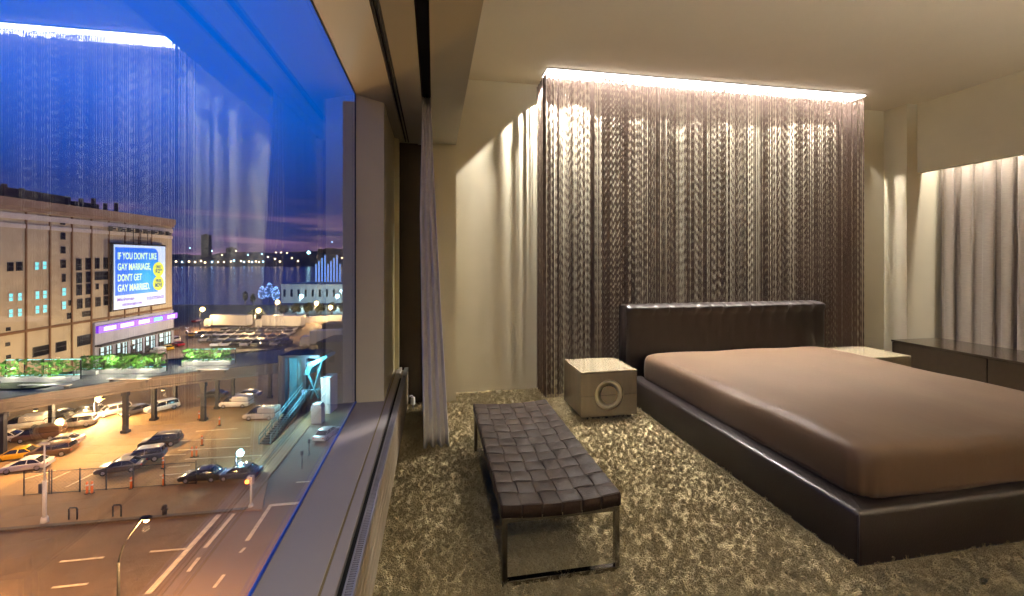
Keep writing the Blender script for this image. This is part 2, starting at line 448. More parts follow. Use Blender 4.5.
# mattress under a fitted satin sheet: rounded plan, crowned top, gathers at the corners
def rrect(x0, x1, y0, y1, r, n=10):
    pts = []
    for cx, cy, a0 in ((x1 - r, y1 - r, 0), (x0 + r, y1 - r, 90), (x0 + r, y0 + r, 180), (x1 - r, y0 + r, 270)):
        for k in range(n + 1):
            a = math.radians(a0 + 90 * k / n); pts.append((cx + r * math.cos(a), cy + r * math.sin(a)))
    dense = []
    for i, p in enumerate(pts):
        q = pts[(i + 1) % len(pts)]; d = math.hypot(q[0]-p[0], q[1]-p[1]); s = max(1, int(d / 0.06))
        for k in range(s): dense.append((p[0] + (q[0]-p[0]) * k / s, p[1] + (q[1]-p[1]) * k / s))
    return dense
mx0, mx1, my0, my1, mz = 1.925, 3.905, 1.62, 3.735, 0.475
bm = bmesh.new()
base = rrect(mx0, mx1, my0, my1, 0.11)
lev = [(0.20, 0.0), (0.25, 0.004), (0.31, 0.008), (0.38, 0.008), (0.425, 0.004), (0.452, -0.008), (0.464, -0.022), (0.472, -0.042)]
rings = []
for z, e in lev:
    ring = []
    for i, (x, y) in enumerate(base):
        dx = max(abs(x - (mx0+mx1)/2) - (mx1-mx0)/2 + 0.16, 0); dyy = max(abs(y - (my0+my1)/2) - (my1-my0)/2 + 0.16, 0)
        corner = min(dx, dyy) / 0.16
        g = (0.006 * math.sin(i * 2.1) * (1.0 - (z - 0.2) / 0.25) * corner * 2.0) if z < 0.44 else 0
        nx, ny = x - (mx0+mx1)/2, y - (my0+my1)/2
        k1 = 1 + (e + g) / 0.99; px, py = (mx0+mx1)/2 + nx * k1, (my0+my1)/2 + ny * (1 + (e + g) / 1.057)
        ring.append(bm.verts.new(L(px, py, z + 0.004 * math.sin(x * 9 + y * 5))))
    rings.append(ring)
for s in (0.93, 0.85, 0.7, 0.5, 0.3, 0.12):
    ring = []
    for (x, y) in base:
        px, py = ox + (x - (mx0+mx1)/2) * s + (mx0+mx1)/2 - ox, (y - (my0+my1)/2) * s + (my0+my1)/2
        z = 0.476 + 0.016 * (1 - s ** 3) + 0.005 * math.sin(px * 7 + py * 3) + 0.004 * math.sin(py * 9 - px * 2)
        ring.append(bm.verts.new(L(px, py, z)))
    rings.append(ring)
n = len(base)
for a, b in zip(rings, rings[1:]):
    for k in range(n): bm.faces.new((a[k], a[(k+1) % n], b[(k+1) % n], b[k]))
bm.faces.new(rings[-1]); bm.faces.new(rings[0][::-1])
matt = obj('mattress', bm, M['sheet'], bed, 3.14)
sub = matt.modifiers.new('smooth', 'SUBSURF'); sub.levels = 1; sub.render_levels = 1

# ================================================================== NIGHTSTANDS
def nightstand(x, y, label):
    t = thing('nightstand', label, 'nightstand', (x, y, 0), 0, 'pair of ring-front nightstands')
    w, d, z0, z1 = 0.25, 0.468, 0.035, 0.416
    obj('plinth', B((-w + 0.03, 0.04, 0), (w - 0.03, d - 0.03, z0 + 0.002)), M['plinth'], t)
    bm = bmesh.new(); box(bm, (-w, 0.022, z0), (w, d, z1 - 0.012), 0.003); obj('case', bm, M['lacquer'], t)
    obj('top', B((-w, -0.001, z1 - 0.014), (w, d, z1), 0.003), M['lacquer'], t)
    # drawer fronts with a ring-shaped recess cut across both
    cz, Ro, Ri = 0.212, 0.128, 0.076
    def front(upper):
        bm = bmesh.new(); N = 28; s = 1 if upper else -1
        zedge = (z1 - 0.016) if upper else z0 + 0.001
        zm = cz + s * 0.0015
        arc_o = [(-Ro * math.cos(PI * k / N), zm + s * (Ro * math.sin(PI * k / N))) for k in range(N + 1)]
        outer = []
        for k in range(N + 1):
            a = PI * k / N; cxx, sz = -math.cos(a), math.sin(a)
            tx = w / abs(cxx) if abs(cxx) > 1e-6 else 1e9; tz = abs(zedge - zm) / sz if sz > 1e-6 else 1e9
            q = min(tx, tz); outer.append((cxx * q, zm + s * sz * q))
        corner = [(-w, zedge), (w, zedge)]
        Y0, Y1 = 0.0, 0.022
        vo = [bm.verts.new((p[0], Y0, p[1])) for p in arc_o]; ve = [bm.verts.new((p[0], Y0, p[1])) for p in outer]
        vb = [bm.verts.new((p[0], Y1, p[1])) for p in arc_o]; wb = [bm.verts.new((p[0], Y1, p[1])) for p in outer]
        for k in range(N):
            # insert the square corner where the outer loop turns
            a, b = outer[k], outer[k+1]
            turn = abs(abs(a[0]) - w) < 1e-6 and abs(b[1] - zedge) < 1e-6 and abs(abs(b[0]) - w) > 1e-6 or \
                   abs(a[1] - zedge) < 1e-6 and abs(abs(b[0]) - w) < 1e-6 and abs(abs(a[0]) - w) > 1e-6
            if turn:
                cxr = -w if (a[0] + b[0]) < 0 else w
                c0 = bm.verts.new((cxr, Y0, zedge)); c1 = bm.verts.new((cxr, Y1, zedge))
                bm.faces.new((vo[k], vo[k+1], ve[k+1], c0, ve[k])); bm.faces.new((ve[k], c0, c1, wb[k])); bm.faces.new((c0, ve[k+1], wb[k+1], c1))
            else:
                bm.faces.new((vo[k], vo[k+1], ve[k+1], ve[k])); bm.faces.new((ve[k], ve[k+1], wb[k+1], wb[k]))
            bm.faces.new((vo[k], vb[k], vb[k+1], vo[k+1]))
        bm.faces.new((vo[0], ve[0], wb[0], vb[0])); bm.faces.new((vo[-1], vb[-1], wb[-1], ve[-1]))
        bmesh.ops.recalc_face_normals(bm, faces=list(bm.faces))
        o = obj('drawer_front', bm, M['lacquer'], t)
        # half disc in the middle, flush with the front
        bm = bmesh.new()
        vs = [bm.verts.new((-Ri * math.cos(PI * k / N), 0.0, zm + s * Ri * math.sin(PI * k / N))) for k in range(N + 1)]
        vb2 = [bm.verts.new((v.co.x, 0.022, v.co.z)) for v in vs]
        bm.faces.new(vs); 
        for k in range(N): bm.faces.new((vs[k], vs[k+1], vb2[k+1], vb2[k]))
        bm.faces.new((vs[0], vb2[0], vb2[-1], vs[-1]))
        bmesh.ops.recalc_face_normals(bm, faces=list(bm.faces))
        obj('pull_disc', bm, M['lacquer'], o)
        return o
    front(True); front(False)
    bm = bmesh.new(); N = 48
    a = [bm.verts.new((Ro * math.cos(2*PI*k/N), 0.0190, cz + Ro * math.sin(2*PI*k/N))) for k in range(N)]
    b = [bm.verts.new((Ri * math.cos(2*PI*k/N), 0.0205, cz + Ri * math.sin(2*PI*k/N))) for k in range(N)]
    c = [bm.verts.new((Ro * math.cos(2*PI*k/N), 0.0218, cz + Ro * math.sin(2*PI*k/N))) for k in range(N)]
    for k in range(N):
        bm.faces.new((a[k], a[(k+1) % N], b[(k+1) % N], b[k])).smooth = True
        bm.faces.new((b[k], b[(k+1) % N], c[(k+1) % N], c[k])); bm.faces.new((c[k], c[(k+1) % N], a[(k+1) % N], a[k]))
    bmesh.ops.recalc_face_normals(bm, faces=list(bm.faces))
    o = obj('ring_pull', bm, M['brass'], t); o['label'] = 'pale brass dished ring'
nightstand(1.452, 3.374, 'bronze nightstand with a brass ring pull between bench and bed')
nightstand(4.328, 3.374, 'bronze nightstand between bed and long dresser, mostly hidden by the mattress')

# ================================================================== DRESSER
t = thing('low_dresser', 'long low glossy bronze dresser under the taupe curtain', 'dresser', (5.55, 1.6, 0))
x0, x1, y0, y1, zt = -0.345, 0.335, -2.6, 2.44, 0.43
obj('plinth', B((x0 + 0.05, y0 + 0.04, 0), (x1, y1 - 0.04, 0.05)), M['plinth'], t)
obj('case', B((x0 + 0.02, y0, 0.05), (x1, y1, zt - 0.02)), M['lacquer_dark'], t)
obj('top', B((x0 - 0.005, y0, zt - 0.022), (x1, y1 + 0.004, zt), 0.003), M['lacquer_dark'], t)
yy = y1
for k in range(5):
    yb = yy - 0.855 if k else yy - 0.86
    obj('drawer_front', B((x0, yb + 0.003, 0.055), (x0 + 0.02, yy - 0.003, zt - 0.026), 0.002), M['lacquer_dark'], t)
    yy = yb - 0.004

# ================================================================== BENCH
bn = thing('woven_bench', 'low bench with a woven brown leather seat on dark chrome loop legs', 'bench', (0.535, 2.36, 0))
bw, bl, zs0, zs1 = 0.262, 0.632, 0.287, 0.338
def dip(x, y): return -0.016 * (1 - (x / bw) ** 2) - 0.004 * (1 - (y / bl) ** 2)
# seat core
bm = bmesh.new(); NX, NY = 12, 18
top = [[bm.verts.new((-bw + 0.008 + (2*bw-0.016) * i / NX, -bl + 0.008 + (2*bl-0.016) * j / NY, zs1 - 0.004 + dip(-bw + 2*bw*i/NX, -bl + 2*bl*j/NY))) for j in range(NY + 1)] for i in range(NX + 1)]
bot = [[bm.verts.new((v.co.x, v.co.y, v.co.z - (zs1 - zs0) + 0.004)) for v in r] for r in top]
for i in range(NX):
    for j in range(NY):
        bm.faces.new((top[i][j], top[i+1][j], top[i+1][j+1], top[i][j+1])); bm.faces.new((bot[i][j], bot[i][j+1], bot[i+1][j+1], bot[i+1][j]))
for i in range(NX):
    bm.faces.new((top[i][0], bot[i][0], bot[i+1][0], top[i+1][0])); bm.faces.new((top[i][NY], top[i+1][NY], bot[i+1][NY], bot[i][NY]))
for j in range(NY):
    bm.faces.new((top[0][j], top[0][j+1], bot[0][j+1], bot[0][j])); bm.faces.new((top[NX][j], bot[NX][j], bot[NX][j+1], top[NX][j+1]))
obj('seat_core', bm, M['stitch'], bn)
NLX, NLY = 6, 13
cw, cl = 2 * bw / NLX, 2 * bl / NLY
def strap(along_y, idx):
    bm = bmesh.new(); th = 0.006
    if along_y: c0 = -bw + cw * (idx + 0.5); half = cw * 0.47; n = NLY; ln = bl; cell = cl
    else: c0 = -bl + cl * (idx + 0.5); half = cl * 0.47; n = NLX; ln = bw; cell = cw
    S = 8; rows = []
    def pt(u, v, z):
        x, y = (c0 + v, u) if along_y else (u, c0 + v)
        return (x, y, zs1 + z + dip(max(-bw, min(bw, x)), max(-bl, min(bl, y))))
    us = [(-ln + cell * n * k / (n * S)) for k in range(n * S + 1)]
    prof = []
    for u in us:
        q = (u + ln) / cell; ci = min(n - 1, int(q)); fr = q - ci
        par = ((ci + idx) % 2 == 0) == along_y
        s = 1 if par else -1
        w = abs(math.sin(PI * min(1, max(0, fr)))) ** 0.3
        prof.append((u, 0.0026 + s * 0.0030 * w))
    pre = [(-ln - 0.001, zs0 - zs1 + 0.002 - 0.0), (-ln - 0.002, -0.012)]
    post = [(ln + 0.002, -0.012), (ln + 0.001, zs0 - zs1 + 0.002)]
    for u, z in pre + prof + post:
        rows.append([bm.verts.new(pt(u, v, z + (0.0 if abs(v) < half * 0.9 else -0.0016))) for v in (-half, -half * 0.86, 0, half * 0.86, half)])
    for a, b in zip(rows, rows[1:]):
        for k in range(4): bm.faces.new((a[k], b[k], b[k+1], a[k+1]))
    bmesh.ops.recalc_face_normals(bm, faces=list(bm.faces))
    o = obj('leather_strap', bm, M['bench_leather'], bn, 1.0)
    sm = o.modifiers.new('thickness', 'SOLIDIFY'); sm.thickness = 0.003; sm.offset = -1
for i in range(NLX): strap(True, i)
for j in range(NLY): strap(False, j)
for ey in (-1, 1):
    y0 = ey * (bl - 0.014); a, b = y0 - 0.0125, y0 + 0.0125
    bm = bmesh.new(); box(bm, (-bw + 0.004, a, 0.0), (bw - 0.004, b, 0.022), 0.002); box(bm, (-bw + 0.004, a, 0.262), (bw - 0.004, b, 0.284), 0.002)
    fr = obj('runner', bm, M['chrome'], bn)
    for ex in (-1, 1):
        xx = ex * (bw - 0.015)
        obj('leg', B((xx - 0.011, a, 0.02), (xx + 0.011, b, 0.266), 0.002), M['chrome'], bn)
for ex in (-1, 1):
    xx = ex * (bw - 0.015)
    obj('seat_rail', B((xx - 0.011, -bl + 0.03, 0.262), (xx + 0.011, bl - 0.03, 0.284), 0.002), M['chrome'], bn)

# ================================================================== DRAPES
def fold_sheet(name, n, zlist, fn, m, parent=None, th=0.004):
    bm = bmesh.new(); rows = []
    for z in zlist: rows.append([bm.verts.new(fn(k / n, z)) for k in range(n + 1)])
    for a, b in zip(rows, rows[1:]):
        for k in range(n): bm.faces.new((a[k], a[k+1], b[k+1], b[k]))
    o = obj(name, bm, m, parent, 3.14)
    s = o.modifiers.new('thickness', 'SOLIDIFY'); s.thickness = th; s.offset = 0
    return o
t = thing('window_drape', 'pale grey drape drawn back beside the big window', 'curtain', (0, 3.5, 0))
def drape_fn(f, z):
    k = max(0.0, 1 - z / 2.5)
    x0, x1 = -0.022 + 0.130 * k ** 1.15, -0.080 - 0.030 * min(1, 3 * k) + 0.035 * k              # near edge: a pleated front facing the room
    if f < 0.36:
        q = f / 0.36
        x = x0 + (x1 - x0) * q
        y = 3.085 + (0.010 + 0.022 * k) * (1 - math.cos(q * 2 * PI * 3.2 + 0.4 * math.sin(z * 1.4)))
    else:
        q = (f - 0.36) / 0.64
        amp = 0.020 + 0.030 * k
        x = x1 + 0.01 * k + amp * (1 - math.cos(q * 2 * PI * 4)) * 0.5
        y = 3.10 + 0.80 * q
    return (x, y - 3.5, z)
fold_sheet('fabric', 160, [0.008 + 2.50 * k / 30 for k in range(31)], drape_fn, M['drape'], t)
for k in range(9): bm = bmesh.new(); cyl(bm, (-0.05, -0.39 + 0.098 * k, 2.505), (-0.05, -0.39 + 0.098 * k, 2.538), 0.006, n=8); obj('glider', bm, M['black'], t)
t = thing('linen_curtain', 'floor-length taupe linen curtain with deep folds behind the long dresser', 'curtain', (5.96, 1.6, 0))
def cur_fn(f, z):
    y = 4.05 - 5.2 * f
    k = z / 2.8
    ph = f * 5.2 / 0.155 * 2 * PI * (1 + 0.0) + 0.9 * math.sin(f * 47) + 0.25 * math.sin(z * 1.1 + f * 20)
    return (-0.03 + (0.030 + 0.008 * math.sin(f * 60)) * math.sin(ph) + 0.006 * math.sin(2.3 * ph + z), y - 1.6 + 0.022 * math.sin(2 * ph), z)
fold_sheet('fabric', 620, [0.008 + 2.75 * k / 22 for k in range(23)], cur_fn, M['curtain'], t)
obj('curtain_track', B((-0.05, -2.8, 2.76), (-0.01, 2.45, 2.79)), M['alu'], t)
t = thing('cove_strip', 'white light strip hidden above the taupe curtain behind the valance', 'light', (5.745, 1.6, 2.75))
obj('housing', B((-0.022, -2.7, 0), (0.022, 2.45, 0.03)), M['alu'], t)
obj('diffuser', B((-0.018, -2.68, -0.012), (0.018, 2.43, 0.0), 0.004), M['led_cool'], t)
light('valance_light', 'AREA', (5.765, 1.6, 2.73), 55, (1.0, 0.93, 0.84), rot=(0, math.radians(-12), 0), shape='RECTANGLE', size=0.04, size_y=4.95, spread=math.radians(120))

for y, lab in ((-1.9, 'farthest from the drape'), (-0.8, 'second from the drape'), (0.35, 'nearest the drape')):  # added soffit lamps out of view, brightening jamb and sill
    t = thing('soffit_fill_lamp', 'small round fill lamp added out of view in the soffit along the window, ' + lab, 'light', (0.09, y, 2.436), 0, 'added soffit fill lamps')
    bm = bmesh.new(); cyl(bm, (0, 0, -0.006), (0, 0, 0.0), 0.05, 0.048, 20); obj('bezel', bm, M['white_plastic'], t)
    bm = bmesh.new(); cyl(bm, (0, 0, -0.008), (0, 0, -0.004), 0.035, 0.035, 20); obj('lens', bm, M['lamp_disc'], t)
    light('soffit_fill', 'SPOT', (0.09, y, 2.42), (165, 115, 26)[int((y + 2) / 1.1)], WARM, spot_size=math.radians(150), spot_blend=0.7, shadow_soft_size=0.05)
for x, lab in ((2.3, 'nearer the window'), (4.9, 'nearer the dresser')):  # added floor lamps behind the camera that lift the ceiling light
    t = thing('fill_uplighter', 'tall slim floor lamp added out of view as fill by the entrance wall, ' + lab, 'floor lamp', (x, -1.5, 0), 0, 'added fill lamps by the entrance wall')
    bm = bmesh.new(); cyl(bm, (0, 0, 0), (0, 0, 0.025), 0.15, 0.145, 32); obj('base', bm, M['black'], t)
    bm = bmesh.new(); cyl(bm, (0, 0, 0.025), (0, 0, 1.75), 0.012, n=12); obj('pole', bm, M['chrome'], t)
    bm = bmesh.new(); cyl(bm, (0, 0, 1.74), (0, 0, 1.82), 0.03, 0.15, 32, caps=False); obj('bowl', bm, M['alu'], t)
    bm = bmesh.new(); blob(bm, (0, 0, 1.79), 0.035, 0, 2); obj('bulb', bm, M['lamp_disc'], t)
    light('fill_uplight', 'SPOT', (x, -1.5, 1.86), 400, WARM, rot=(PI, 0, 0), spot_size=math.radians(165), spot_blend=0.3, shadow_soft_size=0.08)
# recessed ceiling downlights, unseen and added for fill, over the near half of the room
for i, (x, y, lab) in enumerate(((1.2, -0.6, 'first'), (2.9, -0.6, 'middle'), (4.6, -0.6, 'last'), (1.2, -2.2, 'first'), (2.9, -2.2, 'middle'), (4.6, -2.2, 'last'))):
    t = thing('ceiling_fill_lamp', 'added recessed round ceiling fill lamp, %s from the window in the %s row' % (lab, 'inner' if i < 3 else 'entrance'), 'light', (x, y, ZC), 0, 'added ceiling fill lamps')
    bm = bmesh.new(); cyl(bm, (0, 0, -0.006), (0, 0, 0), 0.065, 0.062, 24); obj('bezel', bm, M['white_plastic'], t)
    bm = bmesh.new(); cyl(bm, (0, 0, -0.008), (0, 0, -0.004), 0.045, 0.045, 24); obj('lens', bm, M['lamp_disc'], t)
    light('fill_downlight', 'SPOT', (x, y, ZC - 0.02), 22, WARM, spot_size=math.radians(130), spot_blend=0.8, shadow_soft_size=0.06)

# ================================================================== CITY OUTSIDE
GZ = EYE - 20.0                                   # street level, twenty metres below the eye
S_, C_ = math.sin(TH), math.cos(TH)
def city(lat, dep, h=0.0): return Vector((S_ * dep + C_ * lat, C_ * dep - S_ * lat, GZ + h))
def gp(u, v):                                     # where a sight line meets the street
    dep = F * 20.0 / (v - HY); return ((u - 512.0) / F * dep, dep)
def G(u, v, h=0.0): return city(*gp(u, v), h)
RZ = -TH
M['asphalt'] = mat('brown_grey_asphalt', srgb(112, 88, 64), 0.75, vary=0.25, vscale=0.35, bump=0.1, bscale=3)
M['lot'] = mat('lot_asphalt', srgb(150, 118, 78), 0.8, vary=0.18, vscale=0.2, bump=0.1, bscale=3)
M['pavement'] = mat('pavement_concrete', srgb(138, 106, 70), 0.8, vary=0.15, vscale=0.6)
M['paint_line'] = mat('road_paint', srgb(222, 200, 160), 0.6, vary=0.2, vscale=3)
M['kerb'] = mat('kerb_stone', srgb(86, 74, 62), 0.8, vary=0.2, vscale=2)
M['facade'] = mat('tan_painted_brick', srgb(188, 174, 144), 0.85, vary=0.12, vscale=0.25, detail=8)
M['facade_trim'] = mat('pale_stone_trim', srgb(205, 196, 182), 0.8, vary=0.08, vscale=0.5)
M['facade_dark'] = mat('brown_joint', srgb(120, 88, 58), 0.85, vary=0.15, vscale=0.5)
M['cornice'] = mat('weathered_cornice', srgb(150, 124, 104), 0.8, vary=0.15, vscale=0.4)
M['roof_kit'] = mat('dark_roof_equipment', srgb(60, 50, 56), 0.8, vary=0.2)
M['pane_dark'] = mat('dark_window_pane', srgb(26, 28, 36), 0.15, vary=0.3, vscale=0.6)
M['pane_lit'] = glow('lit_window_pane', srgb(120, 235, 242), 0.684)
M['shop_lit'] = glow('lit_shopfront', srgb(186, 228, 236), 0.612)
M['shop_wall'] = mat('blue_grey_shop_panel', srgb(150, 152, 166), 0.6, vary=0.1, vscale=0.4)
M['sign_blue'] = glow('billboard_blue', srgb(0, 104, 224), 0.828)
M['sign_cyan'] = glow('billboard_cyan', srgb(40, 200, 240), 1.1)
M['sign_white'] = glow('billboard_white', srgb(196, 220, 250), 0.612)
M['sign_text'] = glow('billboard_lettering', srgb(215, 250, 190), 0.684)
M['sign_yellow'] = glow('billboard_yellow', srgb(216, 226, 70), 0.72)
M['sign_ink'] = glow('billboard_ink', srgb(16, 90, 130), 0.5)
M['sign_purple'] = glow('billboard_purple', srgb(120, 80, 180), 0.504)
M['band_purple'] = glow('purple_light_band', srgb(116, 50, 226), 0.72)
M['band_white'] = glow('white_light_panel', srgb(214, 196, 255), 0.936)
M['band_cyan'] = glow('cyan_light_panel', srgb(90, 210, 250), 1.15)
M['steel_dark'] = mat('dark_painted_steel', srgb(40, 39, 46), 0.6, 0.3, vary=0.15)
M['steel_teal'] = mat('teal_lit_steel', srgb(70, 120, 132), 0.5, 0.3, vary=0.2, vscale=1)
M['girder'] = mat('brown_grey_girder', srgb(70, 60, 58), 0.7, vary=0.15, vscale=0.5)
M['deckroad'] = mat('grey_deck_surface', srgb(124, 118, 116), 0.75, vary=0.15, vscale=0.3)
M['lawn'] = mat('dull_green_lawn', srgb(62, 66, 46), 0.95, vary=0.3, vscale=1.5)
M['leaf'] = mat('green_leaf', srgb(84, 140, 52), 0.6, vary=0.35, vscale=1.2)
M['leaf_dark'] = mat('dark_foliage', srgb(52, 58, 40), 0.8, vary=0.4, vscale=0.7)
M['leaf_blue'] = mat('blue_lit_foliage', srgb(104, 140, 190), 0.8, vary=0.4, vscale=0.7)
M['fairy'] = glow('blue_fairy_light', srgb(150, 195, 255), 2.2)
M['bark'] = mat('brown_bark', srgb(70, 54, 40), 0.9, vary=0.2)
M['orange'] = mat('orange_plastic', srgb(236, 120, 50), 0.5, vary=0.05)
M['tyre'] = mat('black_tyre', srgb(22, 21, 21), 0.8, vary=0.1)
M['carglass'] = mat('dark_car_glass', srgb(30, 30, 36), 0.1, vary=0.1)
M['headlamp'] = mat('headlamp_lens', srgb(225, 222, 205), 0.2, vary=0.05)
M['taillamp'] = mat('tail_lamp_lens', srgb(190, 30, 30), 0.2, vary=0.05)
M['lamp_warm'] = glow('warm_street_lamp', srgb(255, 205, 120), 14.0)
M['lamp_cool'] = glow('cold_street_lamp', srgb(170, 245, 255), 14.0)
M['lamp_orange'] = glow('orange_signal', srgb(255, 130, 40), 9.0)
M['shore_warm'] = glow('shore_lamp_warm', srgb(255, 220, 170), 5.0)
M['shore_cool'] = glow('shore_lamp_cool', srgb(170, 225, 255), 5.0)
M['hill'] = mat('dark_far_hill', srgb(34, 36, 62), 0.95, vary=0.2, vscale=0.01)
M['white_wall'] = mat('white_render', srgb(196, 190, 186), 0.8, vary=0.1, vscale=0.2)
M['pale_metal'] = mat('pale_painted_metal', srgb(200, 196, 188), 0.5, 0.2, vary=0.05)
def car_paint(n, c): return mat(n, c, 0.28, 0.25, vary=0.05, coat=0.6)
P = dict(black=car_paint('black_car_paint', srgb(34, 32, 36)), grey=car_paint('graphite_car_paint', srgb(84, 78, 76)), silver=car_paint('silver_car_paint', srgb(178, 170, 160)),
         white=car_paint('white_car_paint', srgb(226, 220, 208)), yellow=car_paint('taxi_yellow_paint', srgb(238, 178, 30)), red=car_paint('red_car_paint', srgb(180, 40, 50)),
         blue=car_paint('slate_blue_car_paint', srgb(64, 70, 92)), brown=car_paint('brown_car_paint', srgb(92, 66, 50)))

# ---- ground planes
def ground_poly(name, pts, z, m, th=0.05):
    bm = bmesh.new()
    a = [bm.verts.new(city(x, y, z)) for x, y in pts]; b = [bm.verts.new(city(x, y, z - th)) for x, y in pts]
    bm.faces.new(a); bm.faces.new(b[::-1])
    for i in range(len(pts)): bm.faces.new((a[i], b[i], b[(i+1) % len(pts)], a[(i+1) % len(pts)]))
    bmesh.ops.recalc_face_normals(bm, faces=list(bm.faces))
    return struct(obj(name, bm, m))
ground_poly('ground', [(-700, -60), (60, -60), (60, 190), (-700, 190)], 0.0, M['asphalt'], 2.5)
kerb = [gp(-60, 537), gp(0, 532), gp(200, 515.5), gp(246, 511)]
lotn = [gp(-60, 501), gp(0, 497.5), gp(200, 484.5), gp(252, 480)]
ground_poly('pavement_lot_side', kerb + lotn[::-1], 0.12, M['pavement'], 0.1)
ground_poly('kerb_lot_side', kerb + [(x, y + 0.35) for x, y in kerb[::-1]], 0.14, M['kerb'], 0.16)
ground_poly('lot_ground', lotn + [gp(300, 412), gp(300, 395), gp(246, 372), (-70, 72), (-88, 50)], 0.06, M['lot'], 0.08)
ground_poly('pavement_street', [gp(246, 511), gp(252, 480), gp(312, 411), gp(322, 411), gp(268, 480), gp(262, 511)], 0.13, M['pavement'], 0.1)
def strip(name, u0, v0, u1, v1, w, m=None, h=0.03):
    a, b = Vector(gp(u0, v0)), Vector(gp(u1, v1)); d = (b - a).normalized(); nrm = Vector((-d.y, d.x)) * w / 2
    return ground_poly(name, [tuple(a + nrm), tuple(b + nrm), tuple(b - nrm), tuple(a - nrm)], h, m or M['paint_line'], 0.02)
for nm, args in (('road_marking_1', (148, 594, 219, 515, 0.36)), ('road_marking_2', (205, 548, 234, 514, 0.26)), ('road_marking_3', (188, 572, 199, 558, 0.22)),
                 ('road_marking_4', (247, 541, 271, 505, 0.28)), ('road_marking_5', (270, 505.5, 300, 503, 0.32)), ('road_marking_6', (214, 588, 224, 575, 0.2)),
                 ('road_marking_7', (240, 553, 245, 548, 0.2)), ('road_marking_8', (296, 482.5, 310, 481.5, 0.2)), ('road_marking_9', (60, 562, 104, 557.5, 0.16)),
                 ('road_marking_10', (52, 588, 88, 584, 0.16)), ('road_marking_11', (150, 552, 186, 549, 0.16))):
    strip(nm, *args)
for i, (u0, v0, u1, v1) in enumerate(((160, 476, 196, 473), (185, 460, 262, 456), (178, 451, 250, 447), (170, 442, 250, 438.5), (196, 432, 238, 429), (150, 457, 186, 455), (168, 468, 190, 466),
                                      (46, 483, 70, 472), (66, 488, 96, 473), (60, 449, 84, 440), (24, 480, 56, 471), (140, 414, 168, 407))):
    strip('lot_marking_%d' % (i + 1), u0, v0, u1, v1, 0.16, h=0.09)
# river
def water_mat():
    m = mat('night_river_water', srgb(6, 40, 112), 0.15, spec=0.3)
    nt = m.node_tree; b = nt.nodes['Principled BSDF']
    tc = nt.nodes.new('ShaderNodeTexCoord'); n = nt.nodes.new('ShaderNodeTexNoise'); n.inputs['Scale'].default_value = 0.25; n.inputs['Detail'].default_value = 4
    bp = nt.nodes.new('ShaderNodeBump'); bp.inputs['Strength'].default_value = 0.7; bp.inputs['Distance'].default_value = 0.6
    nt.links.new(tc.outputs['Object'], n.inputs['Vector']); nt.links.new(n.outputs['Fac'], bp.inputs['Height']); nt.links.new(bp.outputs[0], b.inputs['Normal'])
    return m
ground_poly('water', [(-2600, 186), (1500, 186), (1500, 1560), (-2600, 1560)], -1.5, water_mat(), 1.0)
# far shore
bm = bmesh.new(); prev = None; N = 160
for k in range(N + 1):
    lat = -2600 + 4000 * k / N
    hh = 26 + 9 * math.sin(k * 0.21) + 6 * math.sin(k * 0.53 + 1) + 5 * random.random()
    cur = [bm.verts.new(city(lat, d, h)) for d, h in ((1500, -2), (1505, 4), (1560, hh * 0.7), (1640, hh + 14), (1800, hh + 18), (1900, -2))]
    if prev:
        for i in range(5): bm.faces.new((prev[i], cur[i], cur[i+1], prev[i+1]))
    prev = cur
bmesh.ops.recalc_face_normals(bm, faces=list(bm.faces))
struct(obj('hills', bm, M['hill'], smooth=3.14))
def at_far(u, v, dep):
    lat = (u - 512) / F * dep; return city(lat, dep, 20 + (HY - v) / F * dep)
shore = [(176, 261.5, 0), (182, 262, 1), (189, 261.5, 0), (195, 262, 0), (201, 261, 0), (205, 262.5, 0), (212, 262, 1), (218, 262, 0), (224, 262, 0), (231, 261.5, 0), (234, 260.5, 1), (241, 261, 0),
         (244, 262, 1), (249, 261.5, 0), (252, 262, 1), (256, 261.5, 0), (259, 262, 0), (263, 261.5, 1), (275, 259, 0), (280, 261.5, 0), (292, 258, 0), (298, 261, 0), (337, 258.5, 0), (342, 258, 0), (346, 259, 0),
         (190, 248, 1), (236, 251, 0), (212, 251, 1), (248, 255, 1), (276, 252.5, 0), (281, 252.5, 0), (287, 253, 0), (262, 254, 1), (344, 251, 0), (310, 253, 1), (332, 242, 1), (222, 255, 0), (268, 257, 0)]
for i, (u, v, c) in enumerate(shore):
    bm = bmesh.new(); blob(bm, (0, 0, 0), 3.3 if i < 25 else 2.8, 0.0, 1)
    cyl(bm, (0, 0, -3), (0, 0, -16 if i < 25 else -14), 0.5, n=5, mi=1)
    o = obj('shore_lamp', bm, [M['shore_cool'] if c else M['shore_warm'], M['hill']], loc=at_far(u, v, 1498 if i < 25 else 1545))
    tag(o, ('cool white' if c else 'warm') + ' point of light on the far river shore', 'lamp', ('cool' if c else 'warm') + ' lights on the far shore')
bm = bmesh.new(); blob(bm, (0, 0, 0), 5.5, 0, 1); cyl(bm, (0, 0, -5), (0, 0, -20), 0.6, n=6, mi=1)
tag(obj('flood_lamp', bm, [M['lamp_cool'], M['hill']], loc=at_far(308.5, 252.5, 1500)), 'brightest blue-white floodlight on the far river shore', 'lamp')
